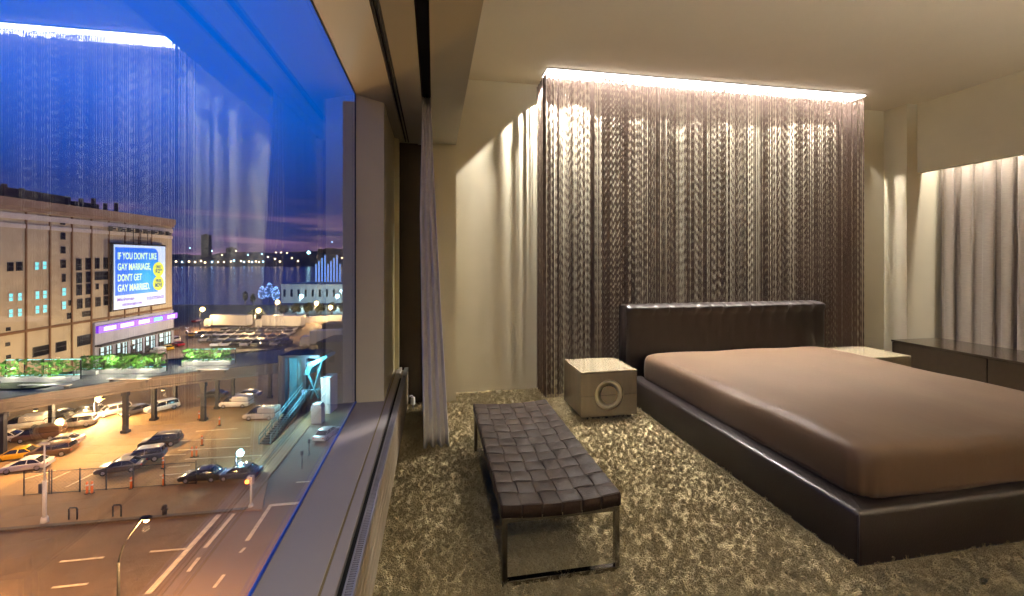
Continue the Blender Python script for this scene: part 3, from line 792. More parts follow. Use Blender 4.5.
def tower(u0, u1, v, dep, label, name='apartment_tower'):
    lat0, lat1 = (u0 - 512) / F * dep, (u1 - 512) / F * dep; hh = 20 + (HY - v) / F * dep
    t = thing(name, label, 'building', city((lat0 + lat1) / 2, dep), RZ); w = (lat1 - lat0) / 2
    bm = bmesh.new(); box(bm, (-w, 0, -2), (w, w * 1.2, hh)); box(bm, (-w * 0.5, w * 0.3, hh), (w * 0.4, w * 0.8, hh + 4)); obj('block', bm, M['hill'], t)
    for k in range(4):
        z = hh * (0.55 + 0.1 * k); box_bm = B((-w * 0.9, -0.6, z), (w * 0.9, 0.1, z + 1.4)); obj('window_band', box_bm, M['pane_dark'], t)
tower(201, 208.5, 235, 1600, 'tall slab tower alone on the far shore above the river')
tower(226, 234, 248, 1650, 'low dark block on the far shore hill beneath the pink cloud', 'shore_block')
tower(318, 340, 249, 1650, 'wide dark block on the far shore at the window edge', 'shore_block')

# ---- storage building with billboard
R0 = Vector((-80.5, 100.6)); L0 = Vector((-77.0, 63.9)); dF = (L0 - R0).normalized(); nF = Vector((-dF.y, dF.x))
if nF.x < 0: nF = -nF                                       # facade normal, to the street
def fac(u, v):                                              # sight line to the facade: distance along it and height
    k = (u - 512) / F                                       # lat = k*dep
    # R0 + s*dF : (x) = k*(y)
    s = (k * R0.y - R0.x) / (dF.x - k * dF.y); dep = R0.y + s * dF.y
    return s, 20 + (HY - v) / F * dep
hdg = math.atan2(dF.y, dF.x)
bld = thing('storage_building', 'large tan warehouse with a blue billboard on its long wall', 'building', city(R0.x, R0.y), RZ + hdg)
# local axes: x along the facade towards us, y outward or inward
sgn = 1 if (Matrix.Rotation(hdg, 2) @ Vector((0, 1))).dot(nF) > 0 else -1
def fb(bm, s0, s1, y0, y1, z0, z1, bev=0.0):
    a, b = sorted((y0 * sgn, y1 * sgn)); box(bm, (min(s0, s1), a, z0), (max(s0, s1), b, z1), bev)
LEN = 58.0
bm = bmesh.new(); fb(bm, 0, LEN, -38, 0, 0, 28.6); obj('wall', bm, M['facade'], bld)
bm = bmesh.new(); fb(bm, -0.5, LEN, -38.4, 0.6, 28.3, 29.6); fb(bm, -0.3, LEN, -38.2, 0.35, 27.7, 28.3); obj('cornice', bm, M['cornice'], bld)
bm = bmesh.new(); fb(bm, -0.1, LEN, 0, 0.18, 26.4, 27.3); fb(bm, -0.1, LEN, 0, 0.15, 25.0, 25.7); obj('band_course', bm, M['facade_trim'], bld)
bm = bmesh.new(); fb(bm, -0.05, LEN, 0, 0.14, 8.5, 8.95); obj('string_course', bm, M['facade_dark'], bld)
bm = bmesh.new()
for u in (25.5, 49.5, 71.5, 91, 108.5, 124.5, 138.5, 151):
    s, _ = fac(u, 260); fb(bm, s - 0.13, s + 0.13, 0, 0.16, 0.0, 27.6)
obj('pilaster', bm, M['facade_dark'], bld)
bm = bmesh.new(); fb(bm, 22, LEN, -14, -3, 29.6, 31.6)
for k in range(15):
    s = 14 + k * 2.6; fb(bm, s, s + 0.45, -1.5, -1.0, 29.6, 30.9 + 0.9 * random.random())
fb(bm, 16, 21, -8, -3, 29.6, 31.0)
obj('rooftop_equipment', bm, M['roof_kit'], bld)
def win(u, v, wpx, hpx, m, name='window'):
    s0, z = fac(u - wpx / 2, v); s1, _ = fac(u + wpx / 2, v); dep = R0.y + (s0 + s1) / 2 * dF.y; hh = hpx / F * dep
    bm = bmesh.new(); fb(bm, s0, s1, -0.05, 0.05, z - hh / 2, z + hh / 2); o = obj(name, bm, m, bld)
    f = bmesh.new(); w = 0.09
    lo, hi = min(s0, s1), max(s0, s1)
    fb(f, lo - w, hi + w, 0, 0.1, z - hh/2 - w, z - hh/2); fb(f, lo - w, hi + w, 0, 0.1, z + hh/2, z + hh/2 + w)
    fb(f, lo - w, lo, 0, 0.1, z - hh/2, z + hh/2); fb(f, hi, hi + w, 0, 0.1, z - hh/2, z + hh/2); fb(f, lo, hi, 0.04, 0.08, z - 0.05, z + 0.05)
    obj('window_frame', f, M['facade_trim'] if m is M['pane_lit'] else M['steel_dark'], o)
for u, v in ((10.5, 297.5), (19.5, 297), (37, 295.3), (44.5, 294.6), (63.7, 292), (10.5, 313.5), (19.5, 312.7), (37, 309.8), (44.5, 309), (63.7, 305.5), (36.5, 266), (44.2, 265.3)):
    win(u, v, 3.8, 7.4, M['pane_lit'])
for u, v, w, h in ((10, 266.8, 5, 8), (19, 266.3, 5, 8), (63, 264, 4, 7), (62.5, 222, 3.5, 4), (62.8, 236, 3.5, 6), (62.8, 250, 3.5, 6), (63.5, 278, 2.5, 7),
                   (78.5, 264.5, 4.5, 11), (88, 263.8, 4.5, 11), (97, 263.4, 3.5, 10), (106, 263.2, 4.5, 10.5), (79, 278, 4.5, 10), (88.3, 277, 4.2, 10), (101.5, 276, 13, 7.5), (79, 290, 4.5, 10), (88.3, 289, 4.5, 10), (97, 286.5, 2, 5),
                   (106.2, 289.5, 4.5, 10), (79.5, 304, 4.5, 9), (88, 303, 4.8, 9), (97.8, 302, 4.2, 8.5), (106.2, 300.8, 4.5, 8.5), (86.6, 314.2, 8, 4.5), (70.4, 303, 3, 4.5), (69.2, 316, 3.5, 5),
                   (41, 352.5, 16, 9), (60.8, 347.5, 9.5, 9), (84.5, 341.5, 14, 9.5), (8, 329.3, 3, 2.5), (7.5, 344.5, 3, 2.5), (8.3, 357, 3, 2.5)):
    win(u, v, w, h, M['pane_dark'])
# street-level frontage with lit shop windows
s0, _ = fac(92.5, 330); bm = bmesh.new(); fb(bm, -0.02, s0, 0, 0.4, 0.0, 8.2); obj('shopfront_wall', bm, M['shop_wall'], bld)
for k, (ua, ub) in enumerate(((97, 109), (114, 124.5), (129, 139.5), (143, 152.5), (156.5, 168.5))):
    sa, _ = fac(ua, 340); sb, _ = fac(ub, 340); bm = bmesh.new(); fb(bm, sa, sb, 0.35, 0.5, 0.3, 3.3); so = obj('shop_window', bm, M['shop_lit'], bld)
    bm = bmesh.new(); lo, hi = min(sa, sb), max(sa, sb)
    for q in (0.0, 0.22, 0.5, 0.62, 1.0): x = lo + (hi - lo) * q; fb(bm, x - 0.1, x + 0.1, 0.45, 0.58, 0.0, 3.3)
    fb(bm, lo, hi, 0.45, 0.58, 2.3, 2.45); fb(bm, lo, hi, 0.45, 0.6, 0.0, 0.7); fb(bm, lo + 0.62 * (hi - lo), hi, 0.45, 0.56, 0.7, 1.5)
    obj('shop_frame', bm, M['steel_dark'], so)
bm = bmesh.new(); fb(bm, -0.4, s0, 0.4, 1.6, 3.7, 4.0); obj('canopy', bm, M['steel_dark'], bld)
bm = bmesh.new(); fb(bm, -0.5, s0 - 0.2, 0.4, 0.9, 6.2, 7.5); sb_o = obj('light_band', bm, M['band_purple'], bld)
for ua, ub, m in ((98.5, 111, 'band_white'), (115.5, 129, 'band_white'), (134, 145, 'band_white'), (149.5, 158, 'band_cyan'), (163, 170.5, 'band_white')):
    sa, _ = fac(ua, 320); sb, _ = fac(ub, 320); bm = bmesh.new(); fb(bm, sa, sb, 0.85, 0.98, 6.45, 7.25, 0.05); obj('light_panel', bm, M[m], sb_o)
# billboard on the wall
bs0, bz0 = fac(114, 311.6); bs1, bz1 = fac(113, 244.6); rs0, rz0 = fac(164.6, 300.8); _, rz1 = fac(164.2, 246.6)
ztop, zbot = (bz1 + rz1) / 2, (bz0 + rz0) / 2; sl, sr = (bs0 + bs1) / 2 + 0.85, rs0 + 0.85
bb = thing('billboard', 'big lit blue and white billboard on the tan warehouse wall', 'billboard', bld.location, bld.rotation_euler.z)
def bp_(bm, s0, s1, y0, y1, z0, z1, bev=0): fb(bm, s0, s1, y0, y1, z0, z1, bev)
bm = bmesh.new(); bp_(bm, sr - 0.25, sl + 0.45, 0.24, 0.7, zbot - 0.3, ztop + 0.35, 0.1); obj('frame', bm, M['steel_dark'], bb)
bm = bmesh.new(); bp_(bm, sr, sl, 0.68, 0.74, zbot, ztop); obj('panel', bm, M['sign_white'], bb)
W_, H_ = sl - sr, ztop - zbot
zb = zbot + 0.215 * H_; xr = sl - 0.84 * W_                         # blue field, rounded corner at the top
bm = bmesh.new(); pts = [(sl - 0.02 * W_, zb), (sl - 0.02 * W_, ztop - 0.04 * H_)]
rr = 0.10 * W_
for k in range(7):
    a = PI / 2 * k / 6; pts.append((xr + rr - rr * math.sin(a), ztop - 0.04 * H_ - rr + rr * math.cos(a)))
pts += [(xr, zb)]
vs = [bm.verts.new((p[0], sgn * 0.76, p[1])) for p in pts]; vb = [bm.verts.new((p[0], sgn * 0.70, p[1])) for p in pts]
bm.faces.new(vs); bm.faces.new(vb[::-1])
for i in range(len(pts)): bm.faces.new((vs[i], vs[(i+1) % len(pts)], vb[(i+1) % len(pts)], vb[i]))
bmesh.ops.recalc_face_normals(bm, faces=list(bm.faces)); obj('blue_field', bm, M['sign_blue'], bb)
nt_ = M['sign_blue'].node_tree; b_ = nt_.nodes['Principled BSDF']                     # backlit: brighter cyan round its tube
tc_ = nt_.nodes.new('ShaderNodeTexCoord'); vm_ = nt_.nodes.new('ShaderNodeVectorMath'); vm_.operation = 'DISTANCE'
vm_.inputs[1].default_value = (sl - 0.62 * W_, sgn * 0.76, zbot + 0.47 * H_)
rp_ = nt_.nodes.new('ShaderNodeValToRGB'); rp_.color_ramp.elements[0].color = srgb(40, 205, 240); rp_.color_ramp.elements[1].color = srgb(0, 100, 222)
mr_ = nt_.nodes.new('ShaderNodeMapRange'); mr_.inputs['From Max'].default_value = 0.42 * W_
nt_.links.new(tc_.outputs['Object'], vm_.inputs[0]); nt_.links.new(vm_.outputs['Value'], mr_.inputs['Value']); nt_.links.new(mr_.outputs[0], rp_.inputs[0]); nt_.links.new(rp_.outputs[0], b_.inputs['Emission Color'])
def text(name, s, body, x, z, hgt, m, width=None, y=0.80, bold=0.012, align='LEFT', parent=None):
    cu = bpy.data.curves.new(name, 'FONT'); cu.body = body; cu.size = 1.0; cu.extrude = 0.01; cu.offset = bold; cu.align_x = align
    o = bpy.data.objects.new(name, cu); COL.objects.link(o); cu.materials.append(m); o.parent = parent or bb
    bpy.context.view_layer.update()
    w = o.dimensions.x or 1.0
    k = hgt / 0.70; kx = (width / w) if width else k
    o.scale = (kx, k, 1)
    o.location = (x, sgn * y, z)
    me = bpy.data.meshes.new_from_object(o.evaluated_get(bpy.context.evaluated_depsgraph_get())); bpy.data.objects.remove(o)
    me.name = name; o = bpy.data.objects.new(name, me); COL.objects.link(o); o.parent = parent or bb
    if not me.materials: me.materials.append(m)
    o.scale = (kx, k, 1); o.location = (x, sgn * y, z)
    # the face looks out from the wall, letters run to the far end
    o.rotation_euler = (PI / 2, 0, PI if sgn > 0 else 0)
    return o
lh = 0.105 * H_
for body, fz, fw in (("IF YOU DON'T LIKE", 0.775, 0.74), ('GAY MARRIAGE,', 0.605, 0.62), ("DON'T GET", 0.435, 0.44), ('GAY MARRIED.', 0.275, 0.60)):
    text('slogan_line', 0, body, sl - 0.055 * W_, zbot + fz * H_, lh, M['sign_text'], fw * W_, bold=0.02)
for fz, l1, l2 in ((0.60, 'ONLY', '$29'), (0.36, 'FREE', 'MOVE')):
    bm = bmesh.new(); cxx = sl - 0.84 * W_; czz = zbot + fz * H_; r = 0.115 * W_
    vs = [bm.verts.new((cxx + r * math.cos(2*PI*k/28), sgn * 0.82, czz + r * math.sin(2*PI*k/28))) for k in range(28)]
    vb = [bm.verts.new((v.co.x, sgn * 0.74, v.co.z)) for v in vs]
    bm.faces.new(vs); bm.faces.new(vb[::-1])
    for k in range(28): bm.faces.new((vs[k], vs[(k+1) % 28], vb[(k+1) % 28], vb[k]))
    bmesh.ops.recalc_face_normals(bm, faces=list(bm.faces))
    d = obj('badge', bm, M['sign_yellow'], bb)
    text('badge_text', 0, l1, cxx, czz + 0.02 * H_, 0.05 * H_, M['sign_ink'], 0.12 * W_, 0.84, 0.03, 'CENTER', d)
    text('badge_text', 0, l2, cxx, czz - 0.065 * H_, 0.07 * H_, M['sign_ink'], 0.15 * W_, 0.84, 0.03, 'CENTER', d)
text('small_print', 0, 'Manhattan', sl - 0.05 * W_, zbot + 0.125 * H_, 0.05 * H_, M['sign_purple'], 0.30 * W_)
text('small_print', 0, 'ministorage.com', sl - 0.14 * W_, zbot + 0.045 * H_, 0.05 * H_, M['sign_purple'], 0.36 * W_)
text('small_print', 0, '212-STORAGE', sl - 0.60 * W_, zbot + 0.09 * H_, 0.055 * H_, M['sign_purple'], 0.36 * W_)
bm = bmesh.new()
zz = ztop + 2.6; bp_(bm, sr - 1.0, sl + 0.8, 0.9, 1.0, zz, zz + 0.12); bp_(bm, sr - 1.0, sl + 0.8, 0.9, 1.0, zz + 0.8, zz + 0.9)
for k in range(8):
    s = sr - 0.8 + (W_ + 1.4) * k / 7; bp_(bm, s - 0.05, s + 0.05, 0.24, 1.0, zz, zz + 0.9); bp_(bm, s - 0.35, s + 0.35, 1.0, 1.3, zz + 0.25, zz + 0.6)
for f in (0.36, 0.5, 0.64):
    s = sr + W_ * f; bp_(bm, s - 0.05, s + 0.05, 0.5, 0.6, ztop + 0.2, zz + 0.8)
bp_(bm, sr + W_ * 0.3, sr + W_ * 0.7, 0.5, 0.6, ztop + 1.0, ztop + 1.15)
obj('lamp_rack', bm, M['steel_dark'], bb)

# ---- elevated walkway
A = Vector((-58.0, 36.0)); A2 = Vector((-44.7, 49.1)); Bp = Vector((-29.5, 60.5))
near = [Vector((-66.0, 28.0)), Vector((-50.8, 42.3)), Vector((-44.7, 49.1)), Vector((-38.4, 53.2)), Vector((-31.4, 57.5))]
wd = [Vector((-7.0, 6.0)), Vector((-6.2, 8.2)), Vector((-5.2, 9.2)), Vector((-5.0, 9.6)), Vector((-4.5, 9.6))]
far = [p + w for p, w in zip(near, wd)]
wk = thing('elevated_walkway', 'grey elevated park walkway on steel columns crossing the parking lot', 'walkway', city(0, 0), RZ)
def slab(bm, a, b, z0, z1):
    n = len(a); V = [[bm.verts.new((p.x, p.y, z)) for p in a + b[::-1]] for z in (z0, z1)]
    bm.faces.new(V[0][::-1]); bm.faces.new(V[1]); m = 2 * n
    for i in range(m): bm.faces.new((V[0][i], V[0][(i+1) % m], V[1][(i+1) % m], V[1][i]))
bm = bmesh.new(); slab(bm, near, far, 5.75, 6.0); obj('deck', bm, M['deckroad'], wk)
nin = [p + w * 0.045 for p, w in zip(near, wd)]; fin = [p - w * 0.045 for p, w in zip(far, wd)]
bm = bmesh.new(); slab(bm, near, nin, 4.75, 6.15); slab(bm, fin, far, 4.75, 6.15)
bmesh.ops.recalc_face_normals(bm, faces=list(bm.faces)); obj('girder', bm, M['girder'], wk)
out = [p - w * 0.02 for p, w in zip(near, wd)]
bm = bmesh.new(); slab(bm, out, near, 4.75, 5.0); slab(bm, out, near, 5.9, 6.15); bmesh.ops.recalc_face_normals(bm, faces=list(bm.faces)); obj('girder_flange', bm, M['girder'], wk)
for u, v in ((3, 461), (125.5, 433), (203.5, 421), (51.5, 431), (97, 418), (154, 420.5), (175, 406.5), (217.5, 409), (233, 397), (270, 398)):
    x, y = gp(u, v); bm = bmesh.new(); r = 0.24 if v > 420 else 0.22
    box(bm, (x - r, y - r * 0.7, 0), (x + r, y + r * 0.7, 4.8)); box(bm, (x - r * 1.5, y - r * 1.3, 0), (x + r * 1.5, y + r * 1.3, 0.35)); box(bm, (x - r * 1.4, y - r, 4.3), (x + r * 1.4, y + r, 4.8))
    obj('column', bm, M['steel_dark'], wk)
# lawn oval and benches on the deck
def deck_pt(i, f, t): 
    a = near[i] * (1 - t) + near[i+1] * t; w = wd[i] * (1 - t) + wd[i+1] * t; return a + w * f
# glass-sided planters along the far rail of the deck
M['rail_lit'] = glow('teal_lit_rail', srgb(150, 235, 235), 0.72)
def planter(u0, u1, v, label, nleaf, hgt, lit):
    dep0 = 56.0 - 0.012 * (u0 - 150) * 0; h0 = 6.0
    dep = F * (20 - h0) / (v - HY); la, lb = (u0 - 512) / F * dep, (u1 - 512) / F * dep; w = (lb - la) / 2
    t = thing('planter', label, 'planter', city((la + lb) / 2, dep, h0), RZ + math.radians(3), 'planters on the walkway edge')
    bm = bmesh.new(); box(bm, (-w, -0.5, 0), (w, 0.5, 0.55), 0.04); obj('trough', bm, M['pale_metal'], t)
    bm = bmesh.new()
    box(bm, (-w, 0.55, hgt), (w, 0.63, hgt + 0.09)); obj('hand_rail', bm, M['rail_lit'] if lit else M['steel_dark'], t)
    bm = bmesh.new(); n = max(2, int(w))
    for k in range(n + 1): x = -w + 2 * w * k / n; box(bm, (x - 0.05, 0.55, 0), (x + 0.05, 0.63, hgt))
    obj('rail_post', bm, M['steel_dark'], t)
    bm = bmesh.new()
    for k in range(nleaf):
        c = Vector((random.uniform(-w, w), random.uniform(-0.5, 0.5), 0.5 + random.random() ** 0.9 * (hgt - 0.35)))
        a = Vector((random.uniform(-1, 1), random.uniform(-1, 1), random.uniform(-0.3, 1))).normalized(); b = a.cross(Vector((random.random(), random.random(), random.random()))).normalized()
        l, q = random.uniform(0.2, 0.42), random.uniform(0.09, 0.17)
        vs = [bm.verts.new(c - a * l), bm.verts.new(c + b * q), bm.verts.new(c + a * l), bm.verts.new(c - b * q)]; bm.faces.new(vs)
    for k in range(nleaf // 14):
        x, y = random.uniform(-w, w), random.uniform(-0.4, 0.4); cyl(bm, (x, y, 0.4), (x + random.uniform(-.2, .2), y, hgt * random.uniform(0.5, 0.9)), 0.02, n=4, mi=1)
    obj('foliage', bm, [M['leaf'], M['bark']], t)
    bm = bmesh.new(); box(bm, (-w, 0.38, 0.56), (w, 0.46, 0.62)); obj('glow_strip', bm, M['rail_lit'], t)
    if lit or nleaf > 500:
        for f in (-0.55, 0.55):
            q = city((la + lb) / 2 + w * f, dep - 1.1, h0 + 1.6)
            light('planter_light', 'POINT', q, 330, (1.0, 0.98, 0.72), shadow_soft_size=0.2)
planter(2, 74, 381, 'long glass-railed planter in front of the warehouse, lit yellow-green', 330, 2.3, True)
planter(77, 99, 374, 'short dim planter behind a dark rail left of the bushy planter', 160, 2.0, False)
planter(104, 162, 372.5, 'bushy planter with tall loose plants in front of the shopfronts', 560, 2.1, False)
planter(185, 232, 364.5, 'bright green planter with a teal lit rail near the parked cars', 300, 1.9, True)
for k, (u, v, uu) in enumerate(((20, 383, 70), (108, 377, 150), (196, 368, 228))):
    dep = F * 13.7 / (v - HY) - 1.2; la, lb = (u - 512) / F * dep, (uu - 512) / F * dep
    t = thing('park_bench', ('long pale bench on the walkway below the %s' % ('yellow-green planter', 'bushy planter', 'bright green planter')[k]), 'bench', city((la + lb) / 2, dep, 6.0), RZ, 'benches on the walkway'); w = (lb - la) / 2
    obj('seat', B((-w, -0.25, 0.40), (w, 0.25, 0.48), 0.02), M['pale_metal'], t)
    for x in (-w + 0.4, w - 0.4): obj('leg', B((x - 0.06, -0.2, 0), (x + 0.06, 0.2, 0.41)), M['steel_dark'], t)
bm = bmesh.new(); dep = F * 14.0 / (387 - HY); vs = []
for k in range(28): a = 2 * PI * k / 28; vs.append((4.2 * math.cos(a), 1.3 * math.sin(a)))
a_ = [bm.verts.new((x, y, 0.16)) for x, y in vs]; b_ = [bm.verts.new((x, y, 0)) for x, y in vs]; bm.faces.new(a_); bm.faces.new(b_[::-1])
for k in range(28): bm.faces.new((a_[k], b_[k], b_[(k+1) % 28], a_[(k+1) % 28]))
bmesh.ops.recalc_face_normals(bm, faces=list(bm.faces))
tag(obj('lawn_bed', bm, M['lawn'], loc=city((12 - 512) / F * dep, dep, 6.0), rz=RZ), 'dull green oval lawn bed on the walkway deck', 'lawn bed')

# ---- stair tower at the end of the walkway
tw = thing('stair_tower', 'teal-lit steel stair and lift tower at the end of the walkway', 'stair tower', city(-27.6, 56.5), RZ)
bm = bmesh.new()
for x, y in ((-2.3, -1), (-1.5, 2.2)): box(bm, (x - 0.45, y - 0.35, 0), (x + 0.45, y + 0.35, 7.6))
box(bm, (-2.7, -1.2, 7.2), (2.6, 2.6, 7.6)); box(bm, (0.25, -1.1, 0), (0.75, -0.7, 7.4)); box(bm, (2.2, -1.1, 0), (2.55, -0.75, 6.0))
obj('post', bm, M['steel_dark'], tw)
bm = bmesh.new()
for x0, x1 in ((-1.75, -0.75), (-0.6, 0.2)):
    box(bm, (x0, -0.5, 0.8), (x1, -0.42, 7.1))
    for k in range(14): z = 0.9 + k * 0.44; box(bm, (x0, -0.56, z), (x1, -0.48, z + 0.06))
obj('mesh_screen', bm, M['steel_teal'], tw)
bm = bmesh.new(); prism(bm, [(0.4, 5.0), (1.1, 6.6), (3.4, 7.6), (3.7, 7.3), (1.5, 6.0), (1.2, 5.0)], -1.2, 1.4, 0.05); obj('canopy', bm, M['steel_teal'], tw)
bm = bmesh.new()
for a, b in (((0.8, -1.1, 5.6), (2.4, -1.1, 2.0)), ((2.9, -1.1, 6.9), (1.4, -1.1, 1.9)), ((0.6, -1.1, 3.0), (2.6, -1.1, 3.2))): tube(bm, [a, b], 0.14, 6)
obj('brace', bm, M['steel_teal'], tw)
bm = bmesh.new(); box(bm, (2.75, -1.3, 0), (4.0, 1.0, 4.7), 0.05); box(bm, (2.85, -1.36, 0.2), (3.9, -1.3, 2.4)); obj('lift_box', bm, M['white_wall'], tw)
bm = bmesh.new(); n = 26
for k in range(n):
    f = k / n; y = -10.5 + 10.0 * f; z = 3.0 * f; box(bm, (0.3, y, max(0, z - 0.15)), (1.5, y + 0.42, z + 0.18))
obj('stair_flight', bm, M['steel_dark'], tw)
for x in (0.28, 1.5):
    bm = bmesh.new(); box_pts = [(x, -10.6, 1.0), (x, -0.5, 4.1)]; tube(bm, box_pts, 0.06, 6); tube(bm, [(x, -10.6, 0.55), (x, -0.5, 3.6)], 0.06, 6)
    for k in range(9): f = k / 8; tube(bm, [(x, -10.6 + 10.1 * f, 3.0 * f), (x, -10.6 + 10.1 * f, 1.0 + 3.1 * f)], 0.05, 6)
    obj('hand_rail', bm, M['steel_teal'], tw)
light('tower_light', 'POINT', city(-26.0, 54.3, 6.8), 2600, (0.35, 0.9, 1.0), shadow_soft_size=0.3)
light('tower_light', 'POINT', city(-25.2, 51.5, 4.0), 1500, (0.45, 0.92, 1.0), shadow_soft_size=0.3)
# kiosk beside the stair
t = thing('utility_kiosk', 'pale round-topped kiosk on the pavement beside the teal stair', 'kiosk', G(318, 423), RZ)
bm = bmesh.new(); prism(bm, [(-0.65, 0.1), (0.65, 0.1), (0.65, 2.1), (0.45, 2.45), (-0.45, 2.45), (-0.65, 2.1)], -0.5, 0.5, 0.04); obj('body', bm, M['white_wall'], t)
obj('door', B((-0.35, -0.54, 0.3), (0.35, -0.49, 1.9)), M['pale_metal'], t); obj('plinth', B((-0.75, -0.6, 0), (0.75, 0.6, 0.12)), M['kerb'], t)

# ---- vehicles
def wheel(parent, x, y, r):
    bm = bmesh.new(); cyl(bm, (x, y - 0.1, r), (x, y + 0.1, r), r, n=18); cyl(bm, (x, y - 0.11, r), (x, y + 0.11, r), r * 0.6, n=12, mi=1); return obj('wheel', bm, [M['tyre'], M['alu']], parent)
def car(kind, label, loc, rz, paint, group=None):
    t = thing(kind, label, {'sedan': 'car', 'suv': 'car', 'van': 'van'}[kind], loc, rz, group)
    if kind == 'sedan':
        Ln, hw, wr = 2.3, 0.9, 0.33
        body = [(-2.3, 0.35), (-2.3, 0.78), (-2.1, 0.92), (-1.2, 0.96), (0.9, 0.94), (2.0, 0.80), (2.3, 0.62), (2.3, 0.35), (2.1, 0.26), (-2.1, 0.26)]
        cab = [(-1.75, 0.93), (-1.05, 1.36), (-0.7, 1.42), (0.2, 1.42), (0.45, 1.36), (1.2, 0.93)]; roof = [(-1.1, 1.37), (-0.7, 1.46), (0.2, 1.46), (0.5, 1.37)]; wx = 1.38
    elif kind == 'suv':
        Ln, hw, wr = 2.35, 0.95, 0.38
        body = [(-2.35, 0.42), (-2.35, 0.95), (-2.25, 1.08), (1.0, 1.06), (2.0, 0.98), (2.32, 0.8), (2.35, 0.42), (2.1, 0.32), (-2.1, 0.32)]
        cab = [(-2.25, 1.05), (-2.0, 1.62), (-1.7, 1.70), (0.3, 1.70), (0.55, 1.62), (1.3, 1.05)]; roof = [(-2.08, 1.60), (-1.75, 1.76), (0.3, 1.76), (0.6, 1.62)]; wx = 1.42
    else:
        Ln, hw, wr = 2.6, 0.98, 0.36
        body = [(-2.6, 0.4), (-2.6, 1.15), (1.3, 1.15), (2.2, 1.05), (2.55, 0.85), (2.6, 0.4), (2.3, 0.3), (-2.3, 0.3)]
        cab = [(-2.58, 1.12), (-2.55, 1.75), (-2.45, 1.9), (0.9, 1.9), (1.2, 1.8), (1.9, 1.08)]; roof = [(-2.58, 1.2), (-2.56, 1.85), (-2.4, 2.02), (0.2, 2.02), (0.3, 1.2)]; wx = 1.6
    bm = bmesh.new(); prism(bm, body, -hw, hw, 0.06)
    if kind == 'van': prism(bm, roof, -hw + 0.01, hw - 0.01, 0.08)
    obj('body', bm, P[paint], t, 0.7)
    tz0, tz1 = cab[0][1], max(z for _, z in cab)
    bm = bmesh.new(); prism(bm, cab, -hw * 0.96, hw * 0.96, 0.03, taper=lambda z: 1 - 0.2 * (z - tz0) / (tz1 - tz0)); obj('cabin_glass', bm, M['carglass'], t, 0.7)
    if kind != 'van':
        bm = bmesh.new(); prism(bm, roof, -hw * 0.78, hw * 0.78, 0.03)
        for s in (-1, 1):
            for xa, xb in (((cab[0][0] + 0.05), cab[1][0]), (cab[-1][0], cab[-2][0]), (-0.35, -0.4)):
                tube(bm, [(xa, s * hw * 0.95, tz0), (xb, s * hw * 0.78, tz1 - 0.02)], 0.045, 5)
        obj('roof', bm, P[paint], t, 0.7)
    for x in (wx, -wx):
        for y in (hw - 0.1, -hw + 0.1): wheel(t, x, y, wr)
    for s in (-1, 1):
        obj('headlight', B((Ln - 0.1, s * hw * 0.72 - 0.16, body[-3][1] + 0.22), (Ln + 0.02, s * hw * 0.72 + 0.16, body[-3][1] + 0.36), 0.03), M['headlamp'], t)
        obj('tail_light', B((-Ln - 0.02, s * hw * 0.8 - 0.14, 0.68), (-Ln + 0.08, s * hw * 0.8 + 0.14, 0.82), 0.03), M['taillamp'], t)
    return t
proto = {}
GL = 'cars in the lot under the walkway'
def put(kind, u, v, ang, paint, label, group=GL, h=0.06):
    loc = G(u, v, h); rz = RZ + math.radians(ang)
    if kind not in proto:
        proto[kind] = car(kind, label, loc, rz, paint, group); proto[kind].scale = (0.77, 0.77, 0.77); return proto[kind]
    return dup(proto[kind], loc, rz, label, group, P[paint])
put('sedan', 121, 471.5, 200, 'grey', 'graphite sedan in the open lot, nearer of the pair parked nose to tail')
put('suv', 143, 461.5, 205, 'blue', 'slate blue car just beyond the graphite sedan in the open lot')
put('suv', 161, 446, 200, 'black', 'black car alone near the middle of the open lot')
put('sedan', 203, 480, 186, 'black', 'black sedan at the lot fence, nearer the open bays of the two')
put('sedan', 240, 478, 186, 'blue', 'dark blue sedan at the lot fence, right beside the pavement')
put('van', 236, 407, 184, 'white', 'white van parked beyond the walkway columns')
put('van', 262, 419, 182, 'silver', 'pale silver van parked near the foot of the stair tower')
put('suv', 113, 415, 238, 'silver', 'silver car under the walkway, beside the thickest lit column')
put('sedan', 137, 414, 238, 'grey', 'graphite sedan under the walkway, between the silver and the white car')
put('suv', 162, 411, 235, 'white', 'white car under the walkway, last of the row before the bare bays')
put('van', 24, 429, 205, 'white', 'white van in the dense cluster, farthest from the lot fence')
put('sedan', 3, 442, 200, 'white', 'white sedan in the dense cluster by the outermost column')
put('van', 40, 440, 200, 'brown', 'dark brown van in the middle of the dense cluster')
put('sedan', 61, 446, 200, 'silver', 'silver sedan at the lit edge of the dense cluster')
put('suv', 77, 427, 205, 'silver', 'silver car facing the open aisle beside the dense cluster')
put('sedan', 18, 459, 200, 'yellow', 'yellow cab in the dense cluster')
put('suv', 52, 456, 200, 'brown', 'brown car in the dense cluster beside the yellow cab')
put('sedan', 27, 470, 200, 'white', 'white sedan nearest the fence in the dense cluster')
put('sedan', 60, 419, 235, 'black', 'black sedan in the shade behind the silver car')
put('suv', 85, 417, 235, 'grey', 'graphite car directly under the bright lot lamp')
put('sedan', 213, 398, 190, 'grey', 'graphite sedan in the shade behind the white van')
put('sedan', 247, 398, 190, 'silver', 'silver sedan in the shade behind the white van')
GS = 'cars on the street past the shopfronts'
put('sedan', 193, 336.5, 165, 'yellow', 'yellow taxi on the far street, alone in the open', GS, 0.02)
put('sedan', 167, 350, 150, 'yellow', 'orange-yellow taxi at the kerb by the shopfronts', GS, 0.02)
put('sedan', 178, 346, 150, 'red', 'red car on the far street behind the dark rail', GS, 0.02)
